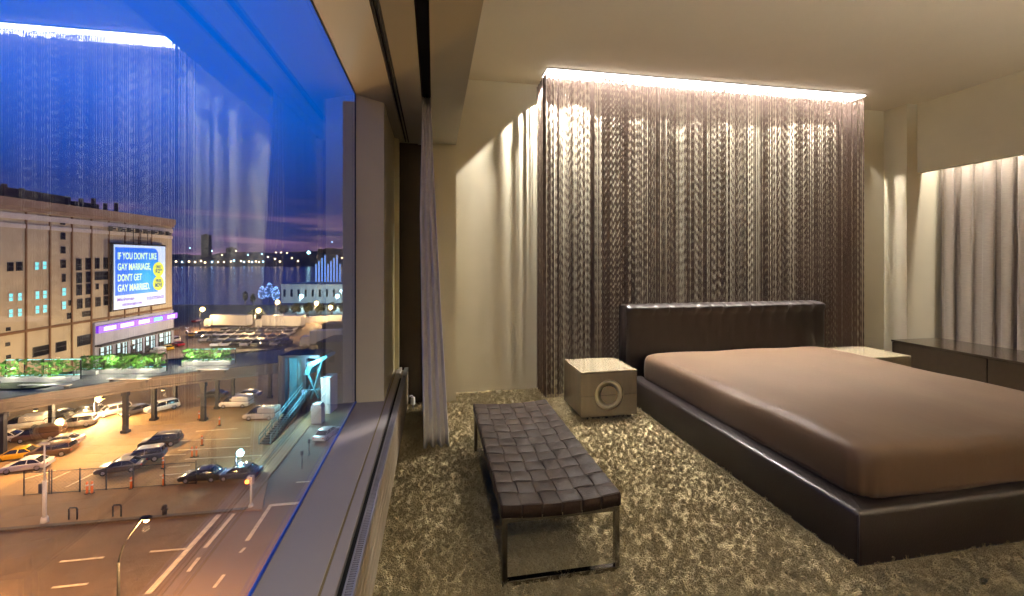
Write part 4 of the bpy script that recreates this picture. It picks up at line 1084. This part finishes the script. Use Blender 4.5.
put('suv', 174, 341.5, 150, 'white', 'white car at the kerb by the lit shop windows', GS, 0.02)
put('van', 158, 354, 150, 'white', 'white van at the kerb by the lit shop windows', GS, 0.02)
put('sedan', 197, 322, 95, 'red', 'red car far off where the street meets the river road', GS, 0.02)
put('sedan', 327, 437, 83, 'white', 'white car driving up the side street below the window', 'cars on the side street', 0.02)
# dense far parking rows: too small to show parts
rows = [(206, 341, 9, 9.6), (203, 336.5, 10, 9.6), (226, 333, 8, 9.3), (219, 346, 8, 9.6)]
pal = ['silver', 'white', 'grey', 'black', 'brown', 'silver', 'blue', 'white']
small = {}
def small_car(paint):
    bm = bmesh.new()
    prism(bm, [(-2.25, 0.35), (-2.25, 0.85), (-1.3, 0.95), (1.0, 0.93), (2.25, 0.7), (2.25, 0.35)], -0.88, 0.88, 0.08)
    prism(bm, [(-1.7, 0.9), (-1.0, 1.4), (0.3, 1.4), (1.1, 0.9)], -0.78, 0.78, 0.08, mi=1)
    for x in (-1.35, 1.35):
        for y in (-0.8, 0.8): cyl(bm, (x, y - 0.1, 0.33), (x, y + 0.1, 0.33), 0.33, n=10, mi=2)
    o = obj('parked_car', bm, [P[paint], M['carglass'], M['tyre']]); return o
cnt = 0
for (u, v, n, du) in rows:
    for k in range(n):
        p = random.choice(pal); loc = G(u + k * du, v - k * 0.15, 0.02); rz = RZ + math.radians(100 + random.uniform(-4, 4))
        if p in small: o = small[p].copy(); COL.objects.link(o)
        else: o = small[p] = small_car(p)
        o.location = loc; o.rotation_euler = (0, 0, rz)
        tag(o, '%s car packed into the distant parking rows beyond the planter' % {'silver': 'silver', 'white': 'white', 'grey': 'graphite', 'black': 'black', 'brown': 'brown', 'blue': 'slate blue'}[p], 'car', p + ' cars in the distant parking rows')
# articulated trailers and a yellow bus beyond the rows
def truck(u, v, L_, ang, label, box_m):
    t = thing('box_truck', label, 'truck', G(u, v, 0.02), RZ + math.radians(ang)); h = L_ / 2
    bm = bmesh.new(); box(bm, (-h, -1.25, 1.0), (h - 2.2, 1.25, 3.9), 0.05); obj('cargo_box', bm, box_m, t)
    bm = bmesh.new(); prism(bm, [(h - 2.1, 0.5), (h, 0.5), (h, 1.5), (h - 0.4, 2.7), (h - 2.1, 2.8)], -1.15, 1.15, 0.06); obj('cab', bm, P['white'], t)
    obj('windscreen', B((h - 0.32, -1.0, 1.6), (h - 0.05, 1.0, 2.4)), M['carglass'], t)
    obj('chassis', B((-h, -0.9, 0.6), (h - 0.2, 0.9, 1.0)), M['steel_dark'], t)
    for x in (-h + 1.0, -h + 2.1, h - 1.1):
        for y in (-1.05, 1.05): wheel(t, x, y, 0.5)
truck(228, 328, 14, 172, 'long white-topped truck lit by the brightest street lamp', M['white_wall'])
truck(280, 328.6, 14, 176, 'dull long truck parked in line behind the white-topped truck', M['pale_metal'])
truck(322, 347, 9, 190, 'pale orange-lit truck beyond the stair tower', M['pale_metal'])
t = thing('bus', 'yellow bus far beyond the teal stair tower', 'bus', G(345, 354, 0.02), RZ + math.radians(182))
obj('body', B((-4.5, -1.25, 0.4), (4.5, 1.25, 2.9), 0.15), P['yellow'], t); obj('window_strip', B((-4.2, -1.28, 1.6), (4.2, 1.28, 2.4)), M['carglass'], t)
for x in (-2.8, 2.8):
    for y in (-1.1, 1.1): wheel(t, x, y, 0.5)
# low roofs and deck beyond the stair tower
def lowblock(name, u0, u1, v, h, label, m, dpt=8.0, cat='building'):
    x0, y = gp(u0, v); x1 = (u1 - 512) / F * y; w = (x1 - x0) / 2
    t = thing(name, label, cat, city((x0 + x1) / 2, y), RZ)
    bm = bmesh.new(); box(bm, (-w, 0, 0), (w, dpt, h)); obj('wall', bm, m, t)
    bm = bmesh.new(); box(bm, (-w - 0.2, -0.25, h), (w + 0.2, dpt + 0.2, h + 0.3)); obj('roof', bm, M['roof_kit'] if m is not M['white_wall'] else M['white_wall'], t)
    bm = bmesh.new(); n = max(2, int(w / 1.6))
    for k in range(n): x = -w + 2 * w * (k + 0.5) / n; box(bm, (x - 0.5, -0.06, h * 0.35), (x + 0.5, 0.05, h * 0.75))
    obj('window_row', bm, M['pane_dark'], t)
    return t
lowblock('pier_building', 281, 380, 303, 8.4, 'long pale flat-roofed pier building at the river edge', M['white_wall'], 22)
lowblock('shed', 318, 372, 373, 5.2, 'dull grey flat-roofed shed just past the teal stair tower', M['roof_kit'], 7)
lowblock('shed', 322, 345, 339, 3.5, 'small brown shed beyond the yellow bus', M['girder'], 5)
bm = bmesh.new(); x0, y0 = gp(268, 325); x1, y1 = gp(342, 321)
tag(obj('low_wall', B((0, 0, 0), (math.hypot(x1 - x0, y1 - y0), 0.4, 2.0)), M['white_wall'], loc=city(x0, y0), rz=RZ + math.atan2(y1 - y0, x1 - x0)), 'long low white wall in front of the dark trees at the river edge', 'wall')
bm.free()

# ---- trees
def tree(u, v, hpx, wpx, label, m, group=None, name='street_tree'):
    x, y = gp(u, v); s = y / F; H_ = hpx * s; W2 = wpx * s / 2
    t = thing(name, label, 'tree', city(x, y), RZ, group)
    bm = bmesh.new(); tube(bm, [(0, 0, 0), (0.1, 0, H_ * 0.3), (0, 0, H_ * 0.6)], [0.22, 0.16, 0.08], 6); obj('trunk', bm, M['bark'], t)
    bm = bmesh.new()
    for k in range(150):
        a, e, r = random.uniform(0, 2*PI), random.uniform(-0.9, 1.4), random.uniform(0.6, 1.0)
        c = Vector((math.cos(a) * math.cos(e) * W2 * r, math.sin(a) * math.cos(e) * W2 * r, H_ * 0.6 + math.sin(e) * H_ * 0.38 * r))
        d = Vector((random.uniform(-1, 1), random.uniform(-1, 1), random.uniform(-1, 1))).normalized(); b = d.cross(Vector((0.3, 0.5, 0.8))).normalized(); l = 0.16 * W2 + 0.25
        bm.faces.new([bm.verts.new(c - d * l), bm.verts.new(c + b * l * 0.6), bm.verts.new(c + d * l), bm.verts.new(c - b * l * 0.6)])
    for k in range(9):
        a = 2 * PI * k / 9; blob(bm, (math.cos(a) * W2 * 0.45, math.sin(a) * W2 * 0.45, H_ * (0.5 + 0.2 * (k % 3) / 2)), W2 * 0.5, 0.25, 1, (1, 1, 0.7))
    obj('crown', bm, m, t)
    if m is M['leaf_blue']:
        bm = bmesh.new()
        for k in range(60):
            a, e = random.uniform(0, 2*PI), random.uniform(-0.9, 1.5)
            blob(bm, (math.cos(a) * math.cos(e) * W2, math.sin(a) * math.cos(e) * W2, H_ * 0.6 + math.sin(e) * H_ * 0.38), 0.2, 0, 1)
        fl = obj('fairy_lights', bm, M['fairy'], t); fl['kind'] = 'stuff'
tree(257, 324, 15, 17, 'dark bushy tree beside the brightest street lamp', M['leaf_dark'])
for k, (u, v, h, w) in enumerate(((284, 317, 13, 9.6), (296, 317, 14, 9.8), (308, 316.5, 14, 9.6), (320, 316, 13, 9.8), (332, 316, 14, 9.6), (344, 316, 15, 9.8), (356, 316, 15, 9.6))):
    tree(u, v, h, w, 'dark round tree in the row before the pier building', M['leaf_dark'], 'trees before the pier building')
for u, v, h, w in ((262, 304, 18, 6.5), (269.5, 303.5, 21, 6.5), (276, 305.5, 19, 6)):
    tree(u, v, h, w, 'blue-lit slender tree beside the end of the pier building', M['leaf_blue'], 'blue-lit trees at the river edge')
for u, v, h, w in ((245, 305, 14, 5), (253, 306, 13, 5.5)):
    tree(u, v, h, w, 'thin dim tree by the water next to the blue-lit trees', M['leaf_dark'], 'thin dim trees by the water')
# glass pavilion with light shafts beyond the pier building
t = thing('glass_pavilion', 'tall blue-lit slatted structure behind the pier building', 'structure', G(328, 291), RZ)
dep = gp(328, 291)[1]; w = 12 / F * dep; hh = 36 / F * dep
bm = bmesh.new()
for k in range(9): x = -w + 2 * w * k / 8; box(bm, (x - 0.35, -0.35, 0), (x + 0.35, 0.35, hh * (0.75 + 0.25 * ((k * 5) % 4) / 3)))
obj('pylon', bm, glow('blue_lit_pylon', srgb(130, 175, 240), 1.1), t)
bm = bmesh.new(); box(bm, (-w - 1, -0.5, 0), (w + 1, 6, 2.0)); obj('plinth', bm, M['hill'], t)

# ---- street furniture
def street_lamp(u, v, vtop, label, warm=True, power=3000, arm=1.2, name='street_lamp', r=0.09, bulb=True):
    x, y = gp(u, v); h = 20 + (HY - vtop) / F * y
    t = thing(name, label, 'lamp', city(x, y, 0.05), RZ)
    bm = bmesh.new(); cyl(bm, (0, 0, 0), (0, 0, h), r, r * 0.6, 10); cyl(bm, (0, 0, 0), (0, 0, 0.5), r * 2, r * 1.6, 10); obj('pole', bm, M['steel_dark'], t)
    bm = bmesh.new(); tube(bm, [(0, 0, h - 0.3), (arm * 0.4, 0, h), (arm, 0, h)], r * 0.6, 6); obj('arm', bm, M['steel_dark'], t)
    bm = bmesh.new(); box(bm, (arm - 0.2, -0.15, h - 0.05), (arm + 0.4, 0.15, h + 0.1), 0.04); obj('lamp_head', bm, M['steel_dark'], t)
    if bulb:
        bm = bmesh.new(); blob(bm, (arm + 0.1, 0, h - 0.12), 0.18 + 0.0036 * y, 0, 2); obj('lamp_bulb', bm, M['lamp_warm' if warm else 'lamp_cool'], t)
        l = light('lamp_light', 'POINT', city(x + arm + 0.1, y, h - 0.65 - 0.0036 * y), power, (1.0, 0.66, 0.30) if warm else (0.55, 0.95, 1.0), shadow_soft_size=0.15)
street_lamp(255, 338, 310, 'street lamp shining brightest orange-white by the trucks', True, 16000, 0.8)
street_lamp(200, 330, 309, 'orange street lamp where the far street meets the river road', True, 5000, 0.6)
street_lamp(67, 372, 352, 'short orange lamp against the warehouse wall', True, 3500, 0.4)
street_lamp(94, 424, 398, 'bright lot lamp under the walkway edge above the parked cars', True, 6000, 0.5)
street_lamp(57, 439, 421, 'low white lot lamp inside the dense car cluster', True, 1200, 0.2)
street_lamp(236, 474, 452, 'cold blue-white lamp above the cars at the lot fence', False, 900, 0.3)
street_lamp(315, 322, 303, 'orange lamp among the dark trees before the pier building', True, 9000, 0.4)
street_lamp(329, 324, 307, 'small orange lamp at the tree row end nearest the window', True, 9000, 0.4)
street_lamp(276, 322, 302, 'small warm lamp at the tree row end nearest the blue-lit trees', True, 9000, 0.4)
street_lamp(212, 343.4, 312, 'unlit double-headed lamp post beside the distant parking rows', True, 0, 1.0, bulb=False)
for u, lab in ((300, 'first'), (336, 'second')):  # extra lamps added to brighten the pier building
    street_lamp(u, 308, 296, 'cool lamp added to light the front of the pier building, %s from the blue-lit trees' % lab, False, 9000, 0.5)
# curved lamp close to the window
x, y = -20.0, 21.6
t = thing('curved_street_lamp', 'black street lamp with a long curved arm on the near pavement', 'lamp', city(x, y, 0.05), RZ)
bm = bmesh.new(); cyl(bm, (0, 0, 0), (0, 0, 4.6), 0.075, 0.07, 12); cyl(bm, (0, 0, 0), (0, 0, 0.8), 0.2, 0.14, 12); obj('pole', bm, M['black'], t)
bm = bmesh.new(); tube(bm, [(0, 0, 4.5), (0.08, 0, 4.95), (0.24, 0, 5.4), (0.5, 0, 5.85), (0.82, 0, 6.3), (1.2, 0, 6.78)], [0.05, 0.04, 0.04, 0.035, 0.035, 0.035], 8); obj('curved_arm', bm, M['black'], t)
bm = bmesh.new(); prism(bm, [(1.1, 6.78), (1.65, 6.82), (1.6, 6.95), (1.15, 6.92)], -0.12, 0.12, 0.03); obj('lamp_head', bm, M['black'], t)
bm = bmesh.new(); blob(bm, (1.42, 0, 6.76), 0.13, 0, 2); obj('lamp_bulb', bm, M['lamp_warm'], t)
light('lamp_light', 'POINT', city(x + 1.42, y, 6.35), 5600, (1.0, 0.53, 0.18), shadow_soft_size=0.15)
for x2, lab in ((-33.0, 'farther up the road'), (-8.5, 'below the near end of the window')):  # copies added out of view to warm the road
    dup(t, city(x2, y, 0.05), RZ, 'black curved-arm street lamp added out of view, ' + lab, 'added curved lamps out of view')
    light('lamp_light', 'POINT', city(x2 + 1.42, y, 6.4), 5600, (1.0, 0.53, 0.18), shadow_soft_size=0.15)
# tall grey post on the pavement
x, y = gp(44.5, 524)
t = thing('grey_light_post', 'tall grey post with a control box on the pavement by the fence gate', 'post', city(x, y, 0.1), RZ)
bm = bmesh.new(); cyl(bm, (0, 0, 0), (0, 0, 3.2), 0.13, 0.12, 12); cyl(bm, (0, 0, 3.2), (0, 0, 6.0), 0.06, 0.05, 10); cyl(bm, (0, 0, 0), (0, 0, 0.45), 0.26, 0.2, 12); obj('pole', bm, M['pale_metal'], t)
obj('control_box', B((-0.32, -0.15, 2.3), (-0.08, 0.15, 3.0), 0.02), M['steel_dark'], t)
bm = bmesh.new(); box(bm, (-0.35, -0.08, 5.9), (0.35, 0.08, 6.05), 0.03); obj('lamp_head', bm, M['pale_metal'], t)
# pedestrian signal
x, y = gp(251, 508)
t = thing('pedestrian_signal', 'white signal post with an orange light at the street corner', 'signal', city(x, y, 0.1), RZ)
bm = bmesh.new(); cyl(bm, (0, 0, 0), (0, 0, 2.5), 0.09, 0.08, 10); cyl(bm, (0, 0, 0), (0, 0, 0.2), 0.2, 0.16, 10); obj('pole', bm, M['pale_metal'], t)
obj('signal_head', B((-0.25, -0.18, 1.9), (0.2, 0.18, 2.5), 0.03), M['pale_metal'], t)
bm = bmesh.new(); blob(bm, (-0.22, -0.15, 2.1), 0.17, 0, 2); obj('signal_lens', bm, M['lamp_orange'], t)
# chain-link fence along the lot
fx0, fy0 = gp(24, 497); fx1, fy1 = gp(196, 485); fl = math.hypot(fx1 - fx0, fy1 - fy0)
t = thing('lot_fence', 'see-through wire fence along the near edge of the parking lot', 'fence', city(fx0, fy0, 0.08), RZ + math.atan2(fy1 - fy0, fx1 - fx0))
bm = bmesh.new()
for z in (0.1, 1.95): tube(bm, [(0, 0, z), (fl, 0, z)], 0.03, 6)
obj('rail', bm, M['steel_dark'], t)
for u in (24, 48, 50.5, 78, 104, 131, 163, 196):
    x = fl * (u - 24) / 172.0; bm = bmesh.new(); cyl(bm, (x, 0, 0), (x, 0, 2.1), 0.045, n=8); obj('post', bm, M['steel_dark'], t)
bm = bmesh.new(); n = 44
for k in range(n):
    x = fl * k / n
    for dx in (1.9, -1.9):
        if 0 <= x + dx <= fl: tube(bm, [(x, 0, 0.1), (x + dx, 0, 1.95)], 0.006, 3)
obj('wire_mesh', bm, M['steel_dark'], t)
# delineator posts
post = None
for i, (u, v, lab) in enumerate(((87, 495, 'beside the fence gate, first of a close pair'), (92, 494.5, 'beside the fence gate, second of a close pair'), (131, 490, 'by the fence near the graphite sedan'), (163, 469, 'behind the graphite sedan pair'),
                                  (192, 458, 'mid-lot, first of a close pair'), (196.5, 457.5, 'mid-lot, second of a close pair'), (219.5, 426, 'near the column foot toward the van'), (202, 446, 'alone in the middle of the bays'),
                                  (163.5, 487, 'by the fence behind the lone dark hydrant'), (199, 420, 'right beside the column foot'))):
    loc = G(u, v, 0.07)
    if post is None:
        post = thing('delineator_post', 'orange flexible post ' + lab, 'traffic post', loc, RZ, 'orange posts in the parking lot')
        bm = bmesh.new(); cyl(bm, (0, 0, 0.06), (0, 0, 1.05), 0.09, 0.075, 10); obj('tube', bm, M['orange'], post)
        bm = bmesh.new(); cyl(bm, (0, 0, 0), (0, 0, 0.08), 0.2, 0.16, 10); obj('foot', bm, M['tyre'], post)
        bm = bmesh.new(); cyl(bm, (0, 0, 0.72), (0, 0, 0.84), 0.09, 0.088, 10); obj('reflector', bm, M['white_plastic'], post)
    else: dup(post, loc, RZ, 'orange flexible post ' + lab)
for u, v, lab in ((73, 521, 'nearer the tall grey post'), (117, 518, 'nearer the curved lamp')):
    bm = bmesh.new(); tube(bm, [(-0.32, 0, 0), (-0.32, 0, 0.8), (-0.25, 0, 0.9), (0.25, 0, 0.9), (0.32, 0, 0.8), (0.32, 0, 0)], 0.05, 8)
    tag(obj('bike_rack', bm, M['steel_dark'], loc=G(u, v, 0.12), rz=RZ), 'black hoop bike rack on the pavement, ' + lab, 'bike rack', 'bike racks on the pavement')
t = thing('fire_hydrant', 'small dark hydrant on the pavement edge past the curved lamp', 'hydrant', G(164.5, 516, 0.12), RZ)
bm = bmesh.new(); cyl(bm, (0, 0, 0), (0, 0, 0.6), 0.16, 0.14, 10); blob(bm, (0, 0, 0.62), 0.17, 0, 2); obj('barrel', bm, M['steel_dark'], t)
bm = bmesh.new(); cyl(bm, (-0.25, 0, 0.42), (0.25, 0, 0.42), 0.07, n=8); obj('nozzle', bm, M['steel_dark'], t)
for u, v, lab in ((302, 470, 'nearer the window'), (309, 457, 'farther along the kerb')):
    t = thing('parking_meter', 'slim parking meter on the side street, ' + lab, 'meter', G(u, v, 0.1), RZ, 'meters on the side street')
    bm = bmesh.new(); cyl(bm, (0, 0, 0), (0, 0, 1.3), 0.05, n=8); obj('pole', bm, M['steel_dark'], t)
    bm = bmesh.new(); box(bm, (-0.12, -0.1, 1.3), (0.12, 0.1, 1.75), 0.05); obj('meter_head', bm, M['steel_dark'], t)
# lot floodlights added on the walkway girder to light the asphalt
for u, v, e in ((120, 418, 5200), (190, 412, 4200), (60, 446, 4200), (150, 486, 3000)):
    x, y = gp(u, v)
for k, (i, f) in enumerate(((1, 0.25), (1, 0.8), (2, 0.45))):
    p = near[i] * (1 - f) + near[i+1] * f + Vector((0.25, -0.25))
    t = thing('floodlight', 'small added fill lamp under the walkway girder, %s from the outermost column' % ('first', 'second', 'third', 'fourth')[k], 'lamp', city(p.x, p.y, 4.7), RZ, 'added fill lamps under the girder')
    bm = bmesh.new(); box(bm, (-0.16, -0.12, -0.22), (0.16, 0.12, 0.03), 0.03); obj('housing', bm, M['steel_dark'], t)
    bm = bmesh.new(); box(bm, (-0.12, -0.14, -0.24), (0.12, 0.08, -0.2), 0.01); obj('lens', bm, M['lamp_warm'], t)
    light('lot_fill', 'POINT', city(p.x + 3.0, p.y - 3.4, 5.0), 2700, (1.0, 0.60, 0.24), shadow_soft_size=0.2)
# floods added to light the warehouse facade, standing on the walkway rail
for k, s in enumerate((9, 24, 38)):
    q = R0 + dF * s + nF * 9
    t = thing('facade_fill_lamp', 'low added fill lamp aimed at the warehouse wall, %s from the river end' % ('first', 'second', 'third')[k], 'lamp', city(q.x, q.y, 4.2), RZ + hdg, 'added fill lamps aimed at the warehouse')
    bm = bmesh.new(); cyl(bm, (0, 0, -4.2), (0, 0, 0), 0.08, n=8); obj('pole', bm, M['steel_dark'], t)
    bm = bmesh.new(); box(bm, (-0.3, -0.15, 0), (0.3, 0.15, 0.4), 0.03); obj('lamp_head', bm, M['steel_dark'], t)
    light('facade_fill', 'POINT', city(q.x, q.y, 5.2), 2500, (1.0, 0.71, 0.33) if k else (0.95, 0.85, 0.72), shadow_soft_size=0.3)

# ================================================================== SKY
w = bpy.data.worlds.new('dusk_sky'); SC.world = w; w.use_nodes = True
nt = w.node_tree; bg = nt.nodes['Background']
tc = nt.nodes.new('ShaderNodeTexCoord'); sep = nt.nodes.new('ShaderNodeSeparateXYZ')
nt.links.new(tc.outputs['Generated'], sep.inputs[0])
rp = nt.nodes.new('ShaderNodeValToRGB'); cr = rp.color_ramp
cr.elements[0].position = 0.0; cr.elements[0].color = srgb(74, 60, 104)
cr.elements[1].position = 1.0; cr.elements[1].color = srgb(6, 12, 40)
for p, c in ((0.02, srgb(78, 68, 118)), (0.06, srgb(52, 66, 128)), (0.13, srgb(26, 62, 142)), (0.28, srgb(0, 104, 225)), (0.52, srgb(0, 108, 236)), (0.64, srgb(4, 50, 120)), (0.8, srgb(6, 20, 60))):
    e = cr.elements.new(p); e.color = c
nt.links.new(sep.outputs['Z'], rp.inputs[0])
mp = nt.nodes.new('ShaderNodeMapping'); mp.inputs['Scale'].default_value = (4, 4, 55)
nz = nt.nodes.new('ShaderNodeTexNoise'); nz.inputs['Scale'].default_value = 1.0; nz.inputs['Detail'].default_value = 5
nt.links.new(tc.outputs['Generated'], mp.inputs[0]); nt.links.new(mp.outputs[0], nz.inputs['Vector'])
cl = nt.nodes.new('ShaderNodeValToRGB'); cl.color_ramp.elements[0].position = 0.46; cl.color_ramp.elements[1].position = 0.62
band = nt.nodes.new('ShaderNodeValToRGB'); be = band.color_ramp
be.elements[0].position = 0.0; be.elements[0].color = (1, 1, 1, 1); be.elements[1].position = 0.13; be.elements[1].color = (0, 0, 0, 1)
e = be.elements.new(0.06); e.color = (0.8, 0.8, 0.8, 1)
nt.links.new(sep.outputs['Z'], band.inputs[0]); nt.links.new(nz.outputs['Fac'], cl.inputs[0])
mu = nt.nodes.new('ShaderNodeMath'); mu.operation = 'MULTIPLY'; nt.links.new(cl.outputs[0], mu.inputs[0]); nt.links.new(band.outputs[0], mu.inputs[1])
mx = nt.nodes.new('ShaderNodeMixRGB'); mx.inputs[2].default_value = srgb(168, 124, 160)
nt.links.new(mu.outputs[0], mx.inputs[0]); nt.links.new(rp.outputs[0], mx.inputs[1]); nt.links.new(mx.outputs[0], bg.inputs['Color'])
bg.inputs['Strength'].default_value = 0.84
